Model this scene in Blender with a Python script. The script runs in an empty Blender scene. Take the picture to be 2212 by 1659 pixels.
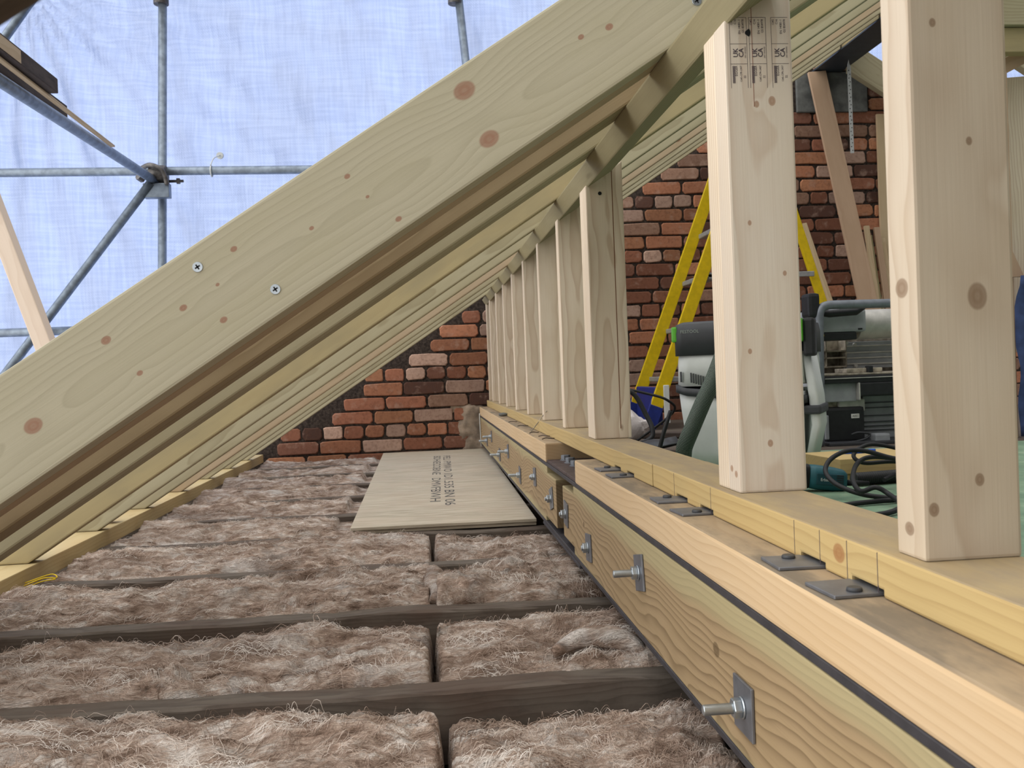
import bpy, bmesh, math, random
import numpy as np
from mathutils import Vector, Matrix
random.seed(7); np.random.seed(7)
S = bpy.context.scene
C = S.collection

# ------------------------------------------------------------------ camera, sky, exposure
CAM = Vector((0, 0, .4255))
cd = bpy.data.cameras.new('camera'); cam = bpy.data.objects.new('camera', cd); C.objects.link(cam)
cd.sensor_width = 36; cd.lens = 2000 / 2212 * 36; cd.clip_start = .02
cam.matrix_world = Matrix(((.9949, .0398, -.0927, CAM.x), (-.0931, .0082, -.9956, CAM.y), (-.0389, .9992, .0119, CAM.z), (0, 0, 0, 1)))
cd.dof.use_dof = True; cd.dof.focus_distance = 1.5; cd.dof.aperture_fstop = 22
S.camera = cam
S.view_settings.view_transform = 'Standard'; S.view_settings.look = 'None'; S.view_settings.gamma = 1
S.view_settings.use_curve_mapping = False
S.view_settings.exposure = .37

W = bpy.data.worlds.new('world'); S.world = W; W.use_nodes = True
nt = W.node_tree; nt.nodes.clear()
def wn(t, **k):
    n = nt.nodes.new(t)
    for a, v in k.items(): setattr(n, a, v)
    return n
tc = wn('ShaderNodeTexCoord'); sep = wn('ShaderNodeSeparateXYZ'); nt.links.new(tc.outputs['Generated'], sep.inputs[0])
def wm(op, a, b):
    n = wn('ShaderNodeMath', operation=op)
    for i, v in enumerate((a, b)):
        if isinstance(v, (int, float)): n.inputs[i].default_value = v
        else: nt.links.new(v, n.inputs[i])
    return n.outputs[0]
# overcast sky, brighter overhead and towards the open (eaves) side
f = wm('ADD', wm('ADD', wm('ADD', wm('MULTIPLY', sep.outputs[2], .5), wm('MULTIPLY', sep.outputs[0], -.75)), wm('MULTIPLY', sep.outputs[1], .25)), .62)
f = wm('MAXIMUM', f, .09)
# low veiled sun behind the gable-end sheeting
sl_ = bpy.data.lights.new('sun', 'SUN'); sl_.energy = 1.1; sl_.angle = math.radians(25); sl_.color = (1, .98, .95)
so_ = bpy.data.objects.new('sun', sl_); C.objects.link(so_)
so_.rotation_euler = Vector((.76, -.62, -.30)).to_track_quat('-Z', 'Y').to_euler()
bg = wn('ShaderNodeBackground'); bg.inputs[0].default_value = (1, .985, .96, 1); nt.links.new(wm('MULTIPLY', f, 1.5), bg.inputs[1])
nt.links.new(bg.outputs[0], wn('ShaderNodeOutputWorld').inputs[0])

# ------------------------------------------------------------------ helpers: colour, noise, materials
def lin(r, g, b):
    return tuple(((c / 255 + .055) / 1.055) ** 2.4 if c > 10 else c / 255 / 12.92 for c in (r, g, b)) + (1,)

def _h(ix, iy, iz, seed):
    n = (ix * 374761393 + iy * 668265263 + iz * 2147483647 + seed * 1274126177) & 0xffffffff
    n = ((n ^ (n >> 13)) * 1274126177) & 0xffffffff
    return ((n ^ (n >> 16)) & 0xffff) / 65535.0
def vnoise(x, y, z=0., seed=0):
    x, y, z = np.broadcast_arrays(np.asarray(x, float), y, z)
    ix, iy, iz = (np.floor(v).astype(np.int64) for v in (x, y, z))
    fx, fy, fz = x - ix, y - iy, z - iz
    fx, fy, fz = (t * t * t * (t * (t * 6 - 15) + 10) for t in (fx, fy, fz))
    r = 0
    for a in (0, 1):
        for b in (0, 1):
            for c in (0, 1):
                w = (fx if a else 1 - fx) * (fy if b else 1 - fy) * (fz if c else 1 - fz)
                r = r + w * _h(ix + a, iy + b, iz + c, seed)
    return r * 2 - 1
def fbm(x, y, z=0., seed=0, oct=4):
    r, a = 0, 1.
    for o in range(oct):
        r = r + a * vnoise(x * 2 ** o, np.asarray(y) * 2 ** o, np.asarray(z) * 2 ** o, seed + o * 17); a *= .5
    return r

class NT:
    def __init__(s, name, rough=.7, metal=0., spec=.35):
        s.m = bpy.data.materials.new(name); s.m.use_nodes = True
        s.t = s.m.node_tree; s.t.nodes.clear()
        s.out = s.t.nodes.new('ShaderNodeOutputMaterial')
        s.b = s.t.nodes.new('ShaderNodeBsdfPrincipled'); s.t.links.new(s.b.outputs[0], s.out.inputs[0])
        s.b.inputs['Roughness'].default_value = rough; s.b.inputs['Metallic'].default_value = metal
        s.b.inputs['Specular IOR Level'].default_value = spec
    def n(s, t, ins=None, **k):
        n = s.t.nodes.new(t)
        for a, v in k.items(): setattr(n, a, v)
        for i, v in (ins or {}).items(): s.set(n.inputs[i], v)
        return n
    def set(s, inp, v):
        if isinstance(v, bpy.types.NodeSocket): s.t.links.new(v, inp)
        else: inp.default_value = v
    def math(s, op, a, b=0., c=0., clamp=False):
        return s.n('ShaderNodeMath', {0: a, 1: b, 2: c}, operation=op, use_clamp=clamp).outputs[0]
    def vmath(s, op, a, b=(0, 0, 0)):
        n = s.n('ShaderNodeVectorMath', {0: a, 1: b}, operation=op)
        return n.outputs['Value'] if op in ('LENGTH', 'DISTANCE', 'DOT_PRODUCT') else n.outputs[0]
    def noise(s, vec, scale=1., detail=3., rough=.55, dist=0.):
        return s.n('ShaderNodeTexNoise', {'Vector': vec, 'Scale': scale, 'Detail': detail, 'Roughness': rough, 'Distortion': dist}).outputs[0]
    def mix(s, f, a, b, mode='MIX'):
        n = s.n('ShaderNodeMix', {0: f}, data_type='RGBA', blend_type=mode); s.set(n.inputs[6], a); s.set(n.inputs[7], b); return n.outputs[2]
    def ramp(s, f, stops):
        n = s.n('ShaderNodeValToRGB', {0: f}); e = n.color_ramp.elements
        while len(e) < len(stops): e.new(.5)
        for q, (p, c) in zip(e, stops): q.position = p; q.color = c
        return n.outputs[0]
    def step(s, v, a, b):
        return s.n('ShaderNodeMapRange', {0: v, 1: a, 2: b}, interpolation_type='SMOOTHSTEP').outputs[0]
    def obj(s): return s.n('ShaderNodeTexCoord').outputs['Object']
    def rnd(s): return s.n('ShaderNodeObjectInfo').outputs['Random']
    def bump(s, h, st=.3, d=.002):
        s.set(s.b.inputs['Normal'], s.n('ShaderNodeBump', {'Height': h, 'Strength': st, 'Distance': d}).outputs[0])
    def col(s, c): s.set(s.b.inputs['Base Color'], c)

def plain(name, c, rough=.6, metal=0., var=.06, scale=30, bump=0., spec=.4):
    t = NT(name, rough, metal, spec); P = t.obj()
    n = t.noise(P, scale, 4)
    t.col(t.mix(t.step(n, .3, .7), tuple(v * (1 - var * 2) for v in c[:3]) + (1,), c))
    if bump: t.bump(n, bump, .001)
    return t.m

def wood(name, light, dark, ring=120., con=.55, blotch=None, knots=(), knotc=lin(120, 70, 50), fine=.25, rough=.72, auto=0., pith=(.03, -.09), wav=.02, vary=.5, dirt=0., dirtc=lin(96, 84, 70), dusttop=0., heart=None, endg=.6):
    """sawn timber in local coordinates: x along the grain, y across the width, z through the thickness"""
    t = NT(name, rough, 0, .3); P = t.obj(); r = t.rnd()
    off = t.n('ShaderNodeCombineXYZ', {0: t.math('MULTIPLY', r, 37.), 1: t.math('MULTIPLY', t.math('SUBTRACT', r, .5), .05), 2: t.math('MULTIPLY', t.math('FRACT', t.math('MULTIPLY', r, 7.3)), -.05)}).outputs[0]
    Q = t.vmath('ADD', P, off)
    n1 = t.noise(t.vmath('MULTIPLY', Q, (1.7, 5, 5)), 1., 2., .5)
    n2 = t.noise(t.vmath('MULTIPLY', Q, (6, 18, 18)), 1., 2., .5)
    sp = t.n('ShaderNodeSeparateXYZ', {0: Q})
    dy = t.math('ADD', t.math('SUBTRACT', sp.outputs[1], pith[0]), t.math('MULTIPLY', t.math('SUBTRACT', n1, .5), wav * 6))
    dz = t.math('ADD', t.math('SUBTRACT', sp.outputs[2], pith[1]), t.math('MULTIPLY', t.math('SUBTRACT', n2, .5), wav))
    R = t.math('SQRT', t.math('ADD', t.math('MULTIPLY', dy, dy), t.math('MULTIPLY', dz, dz)))
    kmask = None; kring = None
    for (x, y, z, kr) in knots:
        d = t.vmath('LENGTH', t.vmath('MULTIPLY', t.vmath('SUBTRACT', P, (x, y, z)), (.75, 1., .6)))
        wz = t.vmath('LENGTH', t.vmath('MULTIPLY', t.vmath('SUBTRACT', P, (x, y, z)), (.45, 1., .6)))
        g = t.math('POWER', 2.718, t.math('MULTIPLY', t.math('MULTIPLY', wz, wz), -1. / (kr * 2.4) ** 2))
        R = t.math('ADD', R, t.math('MULTIPLY', g, kr * .9))
        m = t.math('SUBTRACT', 1., t.step(t.math('ADD', d, t.math('MULTIPLY', t.math('SUBTRACT', n2, .5), kr * .5)), kr * .8, kr * 1.08))
        ring_ = t.math('MULTIPLY', m, t.math('ADD', .86, t.math('MULTIPLY', .07, t.math('SINE', t.math('ADD', t.math('MULTIPLY', d, 11. / kr), t.math('MULTIPLY', n2, 6.))))))
        kmask = ring_ if kmask is None else t.math('MAXIMUM', kmask, ring_)
    if auto:
        v = t.n('ShaderNodeTexVoronoi', {'Vector': t.vmath('MULTIPLY', Q, (3.2, 7., 7.)), 'Scale': 1., 'Randomness': 1.})
        vm = t.math('SUBTRACT', 1., t.step(v.outputs['Distance'], auto * .6, auto))
        R = t.math('ADD', R, t.math('MULTIPLY', t.math('SUBTRACT', 1., t.step(v.outputs['Distance'], 0., auto * 5)), .004))
        kmask = vm if kmask is None else t.math('MAXIMUM', kmask, vm)
    fr = t.math('FRACT', t.math('ADD', t.math('MULTIPLY', R, ring), t.math('MULTIPLY', n2, .25)))
    late = t.math('MULTIPLY', t.math('POWER', fr, 2.5), t.math('SUBTRACT', 1., t.step(fr, .9, 1.)))
    fib = t.noise(t.vmath('MULTIPLY', Q, (9, 420, 420)), 1., 2.)
    c = t.mix(t.math('MULTIPLY', late, con, clamp=True), light, dark)
    c = t.mix(t.math('MULTIPLY', t.step(fib, .45, .75), fine), c, t.mix(.5, light, dark))
    if blotch:
        c = t.mix(t.math('MULTIPLY', t.step(t.noise(t.vmath('MULTIPLY', Q, (5, 14, 14)), 1., 3.), .42, .68), blotch[0]), c, blotch[1])
    c = t.mix(1., c, t.n('ShaderNodeCombineColor', {i: t.math('ADD', 1 - vary * .2, t.math('MULTIPLY', t.math('FRACT', t.math('MULTIPLY', r, 3.7 + .1 * i)), vary * .3)) for i in range(3)}).outputs[0], 'MULTIPLY')
    nx_ = t.n('ShaderNodeSeparateXYZ', {0: t.n('ShaderNodeTexCoord').outputs['Normal']}).outputs[0]
    c = t.mix(t.math('MULTIPLY', t.step(t.math('ABSOLUTE', nx_), .75, .95), endg), c, tuple(v * .55 for v in dark[:3]) + (1,))
    if heart:
        hm = t.step(t.math('ABSOLUTE', t.math('ADD', t.math('SUBTRACT', sp.outputs[1], heart[0]), t.math('MULTIPLY', t.math('SUBTRACT', n1, .5), .06))), heart[1], heart[1] * 1.5)
        c = t.mix(t.math('MULTIPLY', hm, heart[2]), c, heart[3])
    if dusttop:
        nz = t.n('ShaderNodeSeparateXYZ', {0: t.n('ShaderNodeTexCoord').outputs['Normal']}).outputs[1]
        dn = t.noise(t.vmath('MULTIPLY', P, (7, 22, 22)), 1, 5, .65)
        c = t.mix(t.math('MULTIPLY', t.step(nz, .6, .9), t.math('ADD', dusttop * .55, t.math('MULTIPLY', t.step(dn, .35, .65), dusttop * .45))), c, dirtc)
    if dirt:
        c = t.mix(t.math('MULTIPLY', t.step(t.noise(t.vmath('MULTIPLY', Q, (14, 40, 40)), 1., 5., .7), .42, .7), dirt), c, dirtc)
    if kmask is not None: c = t.mix(t.math('MULTIPLY', kmask, .85), c, knotc)
    t.col(c)
    t.bump(t.math('ADD', t.math('MULTIPLY', late, -.5), fib), .25, .0006)
    return t.m

# ------------------------------------------------------------------ helpers: meshes
class MB:
    def __init__(s): s.v = []; s.f = []; s.sm = []
    def add(s, vs, fs, smooth=False):
        o = len(s.v); s.v += [tuple(v) for v in vs]; s.f += [tuple(i + o for i in q) for q in fs]; s.sm += [smooth] * len(fs); return s
    def box(s, a, b, M=None):
        x0, y0, z0 = a; x1, y1, z1 = b
        v = [Vector(p) for p in ((x0, y0, z0), (x1, y0, z0), (x1, y1, z0), (x0, y1, z0), (x0, y0, z1), (x1, y0, z1), (x1, y1, z1), (x0, y1, z1))]
        if M: v = [M @ p for p in v]
        return s.add(v, [(0, 3, 2, 1), (4, 5, 6, 7), (0, 1, 5, 4), (1, 2, 6, 5), (2, 3, 7, 6), (3, 0, 4, 7)])
    def tube(s, pts, r, n=10, caps=True, closed=False):
        pts = [Vector(p) for p in pts]; k = len(pts); rs = r if isinstance(r, (list, tuple)) else [r] * k
        up = None; vs = []
        for i, p in enumerate(pts):
            a = pts[(i - 1) % k] if (closed or i > 0) else p; b = pts[(i + 1) % k] if (closed or i < k - 1) else p
            d = (b - a).normalized()
            if up is None:
                up = Vector((0, 0, 1)) if abs(d.z) < .9 else Vector((1, 0, 0))
            x = d.cross(up).normalized(); up = x.cross(d).normalized()
            for j in range(n):
                t = 2 * math.pi * j / n; vs.append(p + (x * math.cos(t) + up * math.sin(t)) * rs[i])
        fs = [(i * n + j, i * n + (j + 1) % n, ((i + 1) % k) * n + (j + 1) % n, ((i + 1) % k) * n + j) for i in range(k if closed else k - 1) for j in range(n)]
        s.add(vs, fs, True)
        if caps and not closed:
            o = len(s.v) - len(vs)
            s.f += [tuple(o + j for j in range(n)), tuple(o + (k - 1) * n + j for j in reversed(range(n)))]; s.sm += [False, False]
        return s
    def cyl(s, a, b, r, n=16, r2=None): return s.tube([a, b], [r, r if r2 is None else r2], n)
    def prism(s, poly, z0, z1, M=None):
        k = len(poly); v = [Vector((x, y, z0)) for x, y in poly] + [Vector((x, y, z1)) for x, y in poly]
        if M: v = [M @ p for p in v]
        return s.add(v, [tuple(reversed(range(k))), tuple(range(k, 2 * k))] + [(i, (i + 1) % k, k + (i + 1) % k, k + i) for i in range(k)])
    def shear(s, k, lim):
        s.v = [(x, y, z + k * (min(max(x, 0), lim) - .02)) for x, y, z in s.v]; return s
    def build(s, name, mat, parent=None, bevel=0., seg=2, M=None, loc=None):
        me = bpy.data.meshes.new(name); me.from_pydata(s.v, [], s.f)
        me.polygons.foreach_set('use_smooth', s.sm)
        bm = bmesh.new(); bm.from_mesh(me)
        bmesh.ops.recalc_face_normals(bm, faces=bm.faces)
        if bevel: bmesh.ops.bevel(bm, geom=list(bm.edges), offset=bevel, segments=seg, profile=.6, affect='EDGES', clamp_overlap=True)
        bm.to_mesh(me); bm.free()
        return link(name, me, mat, parent, M, loc)
def link(name, me, mat, parent=None, M=None, loc=None):
    if mat:
        for q in (mat if isinstance(mat, (list, tuple)) else [mat]): me.materials.append(q)
    o = bpy.data.objects.new(name, me); C.objects.link(o)
    if parent: o.parent = parent
    if M is not None: o.matrix_local = M
    elif loc is not None: o.location = loc
    return o
def tag(o, label, cat, group=None, kind=None):
    o['label'] = label; o['category'] = cat
    if group: o['group'] = group
    if kind: o['kind'] = kind
    return o
def empty(name, loc, label, cat, group=None):
    o = bpy.data.objects.new(name, None); o.empty_display_size = .05; C.objects.link(o); o.location = loc
    return tag(o, label, cat, group)
def struct(o): o['kind'] = 'structure'; return o
def frame(o, ex, ey):
    ex = Vector(ex).normalized(); ey = Vector(ey).normalized(); ez = ex.cross(ey)
    return Matrix(((ex.x, ey.x, ez.x, o[0]), (ex.y, ey.y, ez.y, o[1]), (ex.z, ey.z, ez.z, o[2]), (0, 0, 0, 1)))
def timber(name, o, ex, ey, poly, T, mat, bev=.003, parent=None):
    """poly = outline in local x (along the grain), y (width); T = thickness along local z"""
    if len(poly) == 2: L, Wd = poly; poly = [(0, 0), (L, 0), (L, Wd), (0, Wd)]
    return MB().prism(poly, 0, T).build(name, mat, parent, bev, 2, frame(o, ex, ey))
def rot_to(d):
    return Vector(d).to_track_quat('Z', 'Y').to_matrix().to_4x4()
def smooth_path(pts, k=6):
    P = [Vector(p) for p in pts]; out = []
    for i in range(len(P) - 1):
        a, b, c, d = P[max(i - 1, 0)], P[i], P[i + 1], P[min(i + 2, len(P) - 1)]
        for j in range(k):
            t = j / k; out.append(.5 * ((2 * b) + (c - a) * t + (2 * a - 5 * b + 4 * c - d) * t * t + (3 * b - a - 3 * c + d) * t ** 3))
    return out + [P[-1]]
_tc = {}
def text_geo(txt, size, align='LEFT', bold=0.):
    key = (txt, align, bold)
    if key not in _tc:
        cu = bpy.data.curves.new('lettering', 'FONT'); cu.body = txt; cu.size = 1; cu.align_x = align; cu.resolution_u = 2; cu.offset = bold
        o = bpy.data.objects.new('lettering', cu); C.objects.link(o)
        me = bpy.data.meshes.new_from_object(o.evaluated_get(bpy.context.evaluated_depsgraph_get()))
        _tc[key] = ([v.co.copy() for v in me.vertices], [tuple(p.vertices) for p in me.polygons])
        bpy.data.objects.remove(o); bpy.data.curves.remove(cu); bpy.data.meshes.remove(me)
    v, f = _tc[key]; return [p * size for p in v], f
def text(mb, txt, size, org, ex, ey, align='LEFT', sx=1., bold=0.):
    v, f = text_geo(txt, size, align, bold); org, ex, ey = Vector(org), Vector(ex), Vector(ey)
    mb.add([org + ex * p.x * sx + ey * p.y for p in v], f)

# ------------------------------------------------------------------ materials
PITCH = math.radians(32.75); cp, sp_ = math.cos(PITCH), math.sin(PITCH); TAN = math.tan(PITCH)
RK = [(-.2425, .0996, .022), (-.2512, .033, .02), (-.4232, .0922, .006), (-.417, .058, .004), (-.4013, .0143, .006), (-.4954, .0644, .005), (-.587, .0959, .006), (-.6772, .0714, .007), (-.6464, .0324, .007), (-.7739, .0908, .009), (-.7644, .036, .006), (-.9015, .055, .016), (-.6277, .0714, .004), (-.0444, .0645, .008), (-.0819, .0737, .006)]
G1, G2 = lin(176, 169, 146), lin(143, 136, 112)
M_RAF_NEAR = wood('treated_rafter_front', G1, G2, 140, .42, (.45, lin(168, 161, 134)), [(x, y, .047, r * .55) for x, y, r in RK], lin(140, 94, 74), vary=.1, wav=.007, pith=(.075, -.03))
M_RAF = wood('treated_rafter', lin(176, 167, 138), lin(134, 122, 92), 170, .6, (.3, lin(160, 147, 112)), auto=.05, vary=.5, knotc=lin(110, 70, 45), wav=.008)
M_RAF_TAN = wood('treated_rafter_tan', lin(172, 157, 118), lin(158, 140, 102), 60, .3, (.5, lin(146, 136, 108)), vary=.2)
M_RAF_BROWN = wood('treated_rafter_brown', lin(160, 143, 112), lin(116, 98, 70), 200, .7, (.3, lin(138, 116, 86)), auto=.05, vary=.2, wav=.006)
M_HEAD = wood('treated_head_plate', lin(156, 147, 116), lin(112, 103, 76), 120, .6, (.3, lin(132, 122, 92)), auto=.04, vary=.1, wav=.01)
M_OLD = wood('old_dark_timber', lin(84, 74, 68), lin(52, 44, 40), 110, .6, (.4, lin(60, 46, 38)), vary=.3, dirt=.5, dirtc=lin(45, 38, 34), rough=.85)
M_STUD = wood('planed_whitewood', lin(226, 211, 190), lin(186, 158, 130), 135, .75, (.3, lin(205, 184, 154)), auto=.045, vary=.2, knotc=lin(120, 84, 58), wav=.012)
KB = [(.4336, .048, .0035), (.437, .066, .005), (.2421, .0738, .003), (.05, .05, .004), (.30, .035, .003), (.155, .03, .003)]
M_STUD_STAMP = wood('planed_whitewood_stamped', lin(211, 199, 183), lin(182, 158, 136), 170, .6, (.25, lin(206, 189, 164)), [((x - .141) * .9627 + .141, (.339 + y) * .9627 - .339, 0, r * .8) for x, y, r in KB] + [(.02, -.002, .012, .0035), (.025, -.002, .026, .0035)], lin(150, 112, 84), vary=.05, wav=.008)
M_STUD_NEAR = wood('planed_whitewood_knotty', lin(198, 184, 164), lin(166, 144, 120), 52, .6, (.3, lin(192, 173, 146)), [(.1814, .0436, 0, .0075), (.055, .0409, 0, .0036), (.0359, .0072, 0, .004), (.19, .001, .02, .005), (.369, .0176, 0, .0025), (.288, .0412, 0, .0025), (.02, -.001, .02, .004)], lin(122, 96, 72), vary=.05, wav=.03)
M_PACK = wood('treated_packing', lin(162, 139, 106), lin(102, 82, 56), 125, .85, (.3, lin(150, 128, 92)), [(.9235, .134, 0, .008), (.7867, .035, 0, .009), (1.7212, .135, 0, .005), (1.09, .045, 0, .01)], lin(92, 74, 50), vary=.1, wav=.022, heart=(.12, .045, .6, lin(174, 165, 126)))
M_TOP = wood('bearer_timber', lin(206, 180, 144), lin(178, 146, 108), 105, .55, (.3, lin(200, 168, 124)), auto=.04, vary=.1, wav=.014, knotc=lin(150, 104, 66), dusttop=1., dirtc=lin(122, 110, 94))
M_SOLE = wood('yellow_sole_plate', lin(192, 167, 116), lin(162, 134, 86), 100, .6, (.35, lin(190, 167, 118)), auto=.035, vary=.1, wav=.014, knotc=lin(150, 100, 60), knots=[(.7166, .2703, 0, .008)], dusttop=.95, dirtc=lin(150, 134, 110))
M_BLOCK = wood('yellow_block', lin(192, 168, 116), lin(164, 138, 92), 80, .5, vary=.1)
M_EAVES = wood('eaves_plate_wood', lin(190, 172, 132), lin(164, 140, 100), 100, .5, (.3, lin(182, 150, 102)), auto=.035, vary=.1)
M_JOIST = wood('old_joist', lin(104, 95, 86), lin(70, 62, 54), 160, .6, (.45, lin(78, 54, 42)), vary=.3, dirt=.4, dirtc=lin(60, 53, 48), rough=.9)
M_BOARDW = wood('sawn_board', lin(184, 156, 130), lin(160, 128, 102), 60, .4, (.3, lin(172, 144, 116)), auto=.03, vary=.3)
M_PALE = wood('pale_offcut', lin(202, 180, 146), lin(172, 144, 108), 90, .5, vary=.4)
M_PROP = wood('pale_prop', lin(232, 214, 198), lin(206, 182, 162), 90, .4, vary=.05)
M_STEEL = plain('dark_steel', lin(72, 70, 74), .55, .3, .15, 40, .2)
M_STEELP = plain('splice_steel', lin(92, 78, 76), .6, .3, .25, 60, .3)
M_ZINC = plain('zinc', lin(190, 198, 204), .3, .85, .1, 60)
M_WASH = plain('washer_steel', lin(128, 130, 136), .45, .6, .12, 50)
M_BOLTG = plain('grey_bolt', lin(128, 132, 138), .5, .5, .12, 60)
M_BLACK = plain('black_plastic', lin(34, 35, 38), .5, 0, .15, 60)
M_RUBBER = plain('black_rubber', lin(24, 25, 27), .55, 0, .1, 60)
M_INK = plain('printing_ink', lin(84, 74, 80), .9, 0, .1, 200)
M_INKD = plain('dark_ink', lin(84, 84, 84), .9, 0, .2, 200)
M_GALV = plain('galvanised_tube', lin(140, 152, 166), .45, .55, .18, 25, .1)
M_COUP = plain('coupler_steel', lin(122, 118, 116), .5, .6, .25, 60, .2)
M_YEL = plain('yellow_fibreglass', lin(222, 190, 18), .4, 0, .08, 40)
M_BLUE = plain('blue_paint', lin(36, 52, 130), .45, 0, .12, 30)
M_BLUEP = plain('blue_plastic', lin(30, 88, 200), .4, 0, .05, 30)
M_ALU = plain('aluminium', lin(170, 172, 174), .45, .5, .12, 40)
M_WHITEP = plain('white_plastic', lin(214, 218, 216), .45, 0, .05, 14)
M_DGREY = plain('dark_grey_plastic', lin(62, 64, 68), .5, 0, .08, 30)
M_GREEN = plain('green_latch', lin(92, 176, 52), .4, 0, .05, 30)
M_TEAL = plain('teal_plastic', lin(30, 88, 98), .45, 0, .08, 40)
M_GREYP = plain('grey_plastic', lin(160, 164, 168), .55, 0, .1, 20)
M_DUST = plain('dusty_metal', lin(184, 174, 156), .7, .05, .3, 40, .3)
M_LGREY = plain('light_grey_metal', lin(196, 194, 188), .5, .3, .12, 30)
M_TUBEG = plain('grey_painted_tube', lin(124, 130, 138), .4, .3, .12, 30)
M_BAG = plain('white_bag', lin(214, 206, 204), .7, 0, .1, 20)
M_NAVY = plain('navy_cloth', lin(52, 68, 108), .85, 0, .2, 30, .3)
M_CONC = plain('concrete', lin(112, 114, 112), .9, 0, .25, 14, .5)
M_CEM = plain('cement_render', lin(168, 150, 132), .9, 0, .25, 20, .6)
M_LABEL = plain('white_label', lin(222, 222, 216), .6, 0, .03, 30)

def floor_mat():
    t = NT('green_chipboard', .8); P = t.obj()
    n = t.noise(P, 9, 6, .65); n2 = t.noise(P, 120, 4)
    c = t.ramp(n, [(.3, lin(90, 118, 98)), (.55, lin(118, 146, 120)), (.72, lin(160, 174, 150))])
    t.col(t.mix(t.math('MULTIPLY', t.step(n2, .5, .7), .3), c, lin(150, 140, 112))); t.bump(n2, .2, .001); return t.m
def plywood_mat():
    t = NT('plywood_face', .75); P = t.obj()
    n = t.noise(t.vmath('MULTIPLY', P, (9, 60, 60)), 1, 4, .6); n2 = t.noise(P, 7, 5)
    c = t.mix(t.step(n, .35, .7), lin(186, 176, 158), lin(160, 150, 132))
    t.col(t.mix(t.math('MULTIPLY', t.step(n2, .4, .7), .5), c, lin(176, 160, 142))); t.bump(n, .15, .0008); return t.m
def sheet_mat():
    t = NT('debris_sheeting', .5); P = t.obj()
    sp = t.n('ShaderNodeSeparateXYZ', {0: P})
    wv = t.math('MULTIPLY', t.math('SINE', t.math('MULTIPLY', sp.outputs[0], 420.)), t.math('SINE', t.math('MULTIPLY', sp.outputs[2], 420.)))
    n = t.noise(t.vmath('MULTIPLY', P, (2.2, 1, .5)), 2.5, 5, .6)
    n2 = t.noise(t.vmath('MULTIPLY', P, (3, 3, 60)), 1, 3); n3 = t.noise(t.vmath('MULTIPLY', P, (60, 3, 3)), 1, 3)
    c = t.mix(t.step(t.math('MULTIPLY', t.math('ADD', n2, n3), .5), .35, .65), lin(146, 162, 202), lin(164, 180, 218))
    hb = t.math('ADD', t.math('MULTIPLY', n, 1.), t.math('MULTIPLY', wv, .02))
    nb = t.n('ShaderNodeBump', {'Height': hb, 'Strength': .6, 'Distance': .03}).outputs[0]
    tr = t.n('ShaderNodeBsdfTranslucent', {'Color': c, 'Normal': nb}); df = t.n('ShaderNodeBsdfDiffuse', {'Color': lin(160, 180, 224), 'Normal': nb})
    gl = t.n('ShaderNodeBsdfGlossy', {'Color': (1, 1, 1, 1), 'Roughness': .35, 'Normal': nb})
    m1 = t.n('ShaderNodeMixShader', {0: .22, 1: tr.outputs[0], 2: df.outputs[0]}); m2 = t.n('ShaderNodeMixShader', {0: .06, 1: m1.outputs[0], 2: gl.outputs[0]})
    t.t.links.new(m2.outputs[0], t.out.inputs[0]); return t.m
def wool_mat():
    t = NT('mineral_wool', .95, 0, .1); P = t.obj(); r = t.rnd()
    Q = t.vmath('ADD', P, t.n('ShaderNodeCombineXYZ', {0: t.math('MULTIPLY', r, 31.)}).outputs[0])
    warp = t.n('ShaderNodeTexNoise', {'Vector': Q, 'Scale': 9., 'Detail': 2.}).outputs['Color']
    Qw = t.vmath('ADD', Q, t.vmath('MULTIPLY', t.vmath('SUBTRACT', warp, (.5, .5, .5)), (.06, .07, .05)))
    a = t.noise(t.vmath('MULTIPLY', Qw, (13, 42, 42)), 1, 7, .7)
    b = t.noise(t.vmath('MULTIPLY', Qw, (6, 9, 9)), 1, 5, .62)
    fb = t.noise(t.vmath('MULTIPLY', Qw, (70, 520, 520)), 1, 3, .6)
    c = t.ramp(a, [(.32, lin(98, 80, 68)), (.42, lin(160, 136, 120)), (.52, lin(204, 182, 166)), (.63, lin(240, 230, 221))])
    c = t.mix(t.math('MULTIPLY', t.step(b, .53, .66), .75), c, lin(234, 228, 222))
    c = t.mix(t.math('MULTIPLY', t.step(t.noise(Q, 4.3, 4), .50, .64), .6), c, lin(120, 98, 84))
    c = t.mix(t.math('MULTIPLY', t.step(fb, .42, .66), .45), c, lin(116, 98, 86))
    t.col(c); t.bump(t.math('ADD', t.math('MULTIPLY', a, 1.), t.math('MULTIPLY', fb, .25)), 1., .02); return t.m
def fibre_mat():
    t = NT('wool_fibre', .9, 0, .1); P = t.obj()
    t.col(t.ramp(t.noise(t.vmath('MULTIPLY', P, (9, 22, 22)), 1, 4), [(.38, lin(134, 113, 99)), (.5, lin(194, 174, 159)), (.62, lin(240, 232, 224))])); return t.m
def brick_mat():
    t = NT('old_brick', .9, 0, .15); P = t.obj()
    at = t.n('ShaderNodeAttribute', attribute_name='tone').outputs['Color']
    n = t.noise(P, 60, 5, .65); n2 = t.noise(P, 16, 4, .6)
    c = t.mix(t.math('MULTIPLY', t.step(n, .42, .72), .45), at, lin(98, 66, 52))
    c = t.mix(t.math('MULTIPLY', t.step(n2, .52, .7), .45), c, lin(180, 152, 136))
    t.col(c); t.bump(n, .6, .004); return t.m
def mortar_mat():
    t = NT('sooty_mortar', .95, 0, .1); P = t.obj(); n = t.noise(P, 70, 5, .7)
    t.col(t.mix(t.step(n, .35, .7), lin(48, 42, 39), lin(82, 72, 66))); t.bump(n, .8, .006); return t.m
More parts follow.
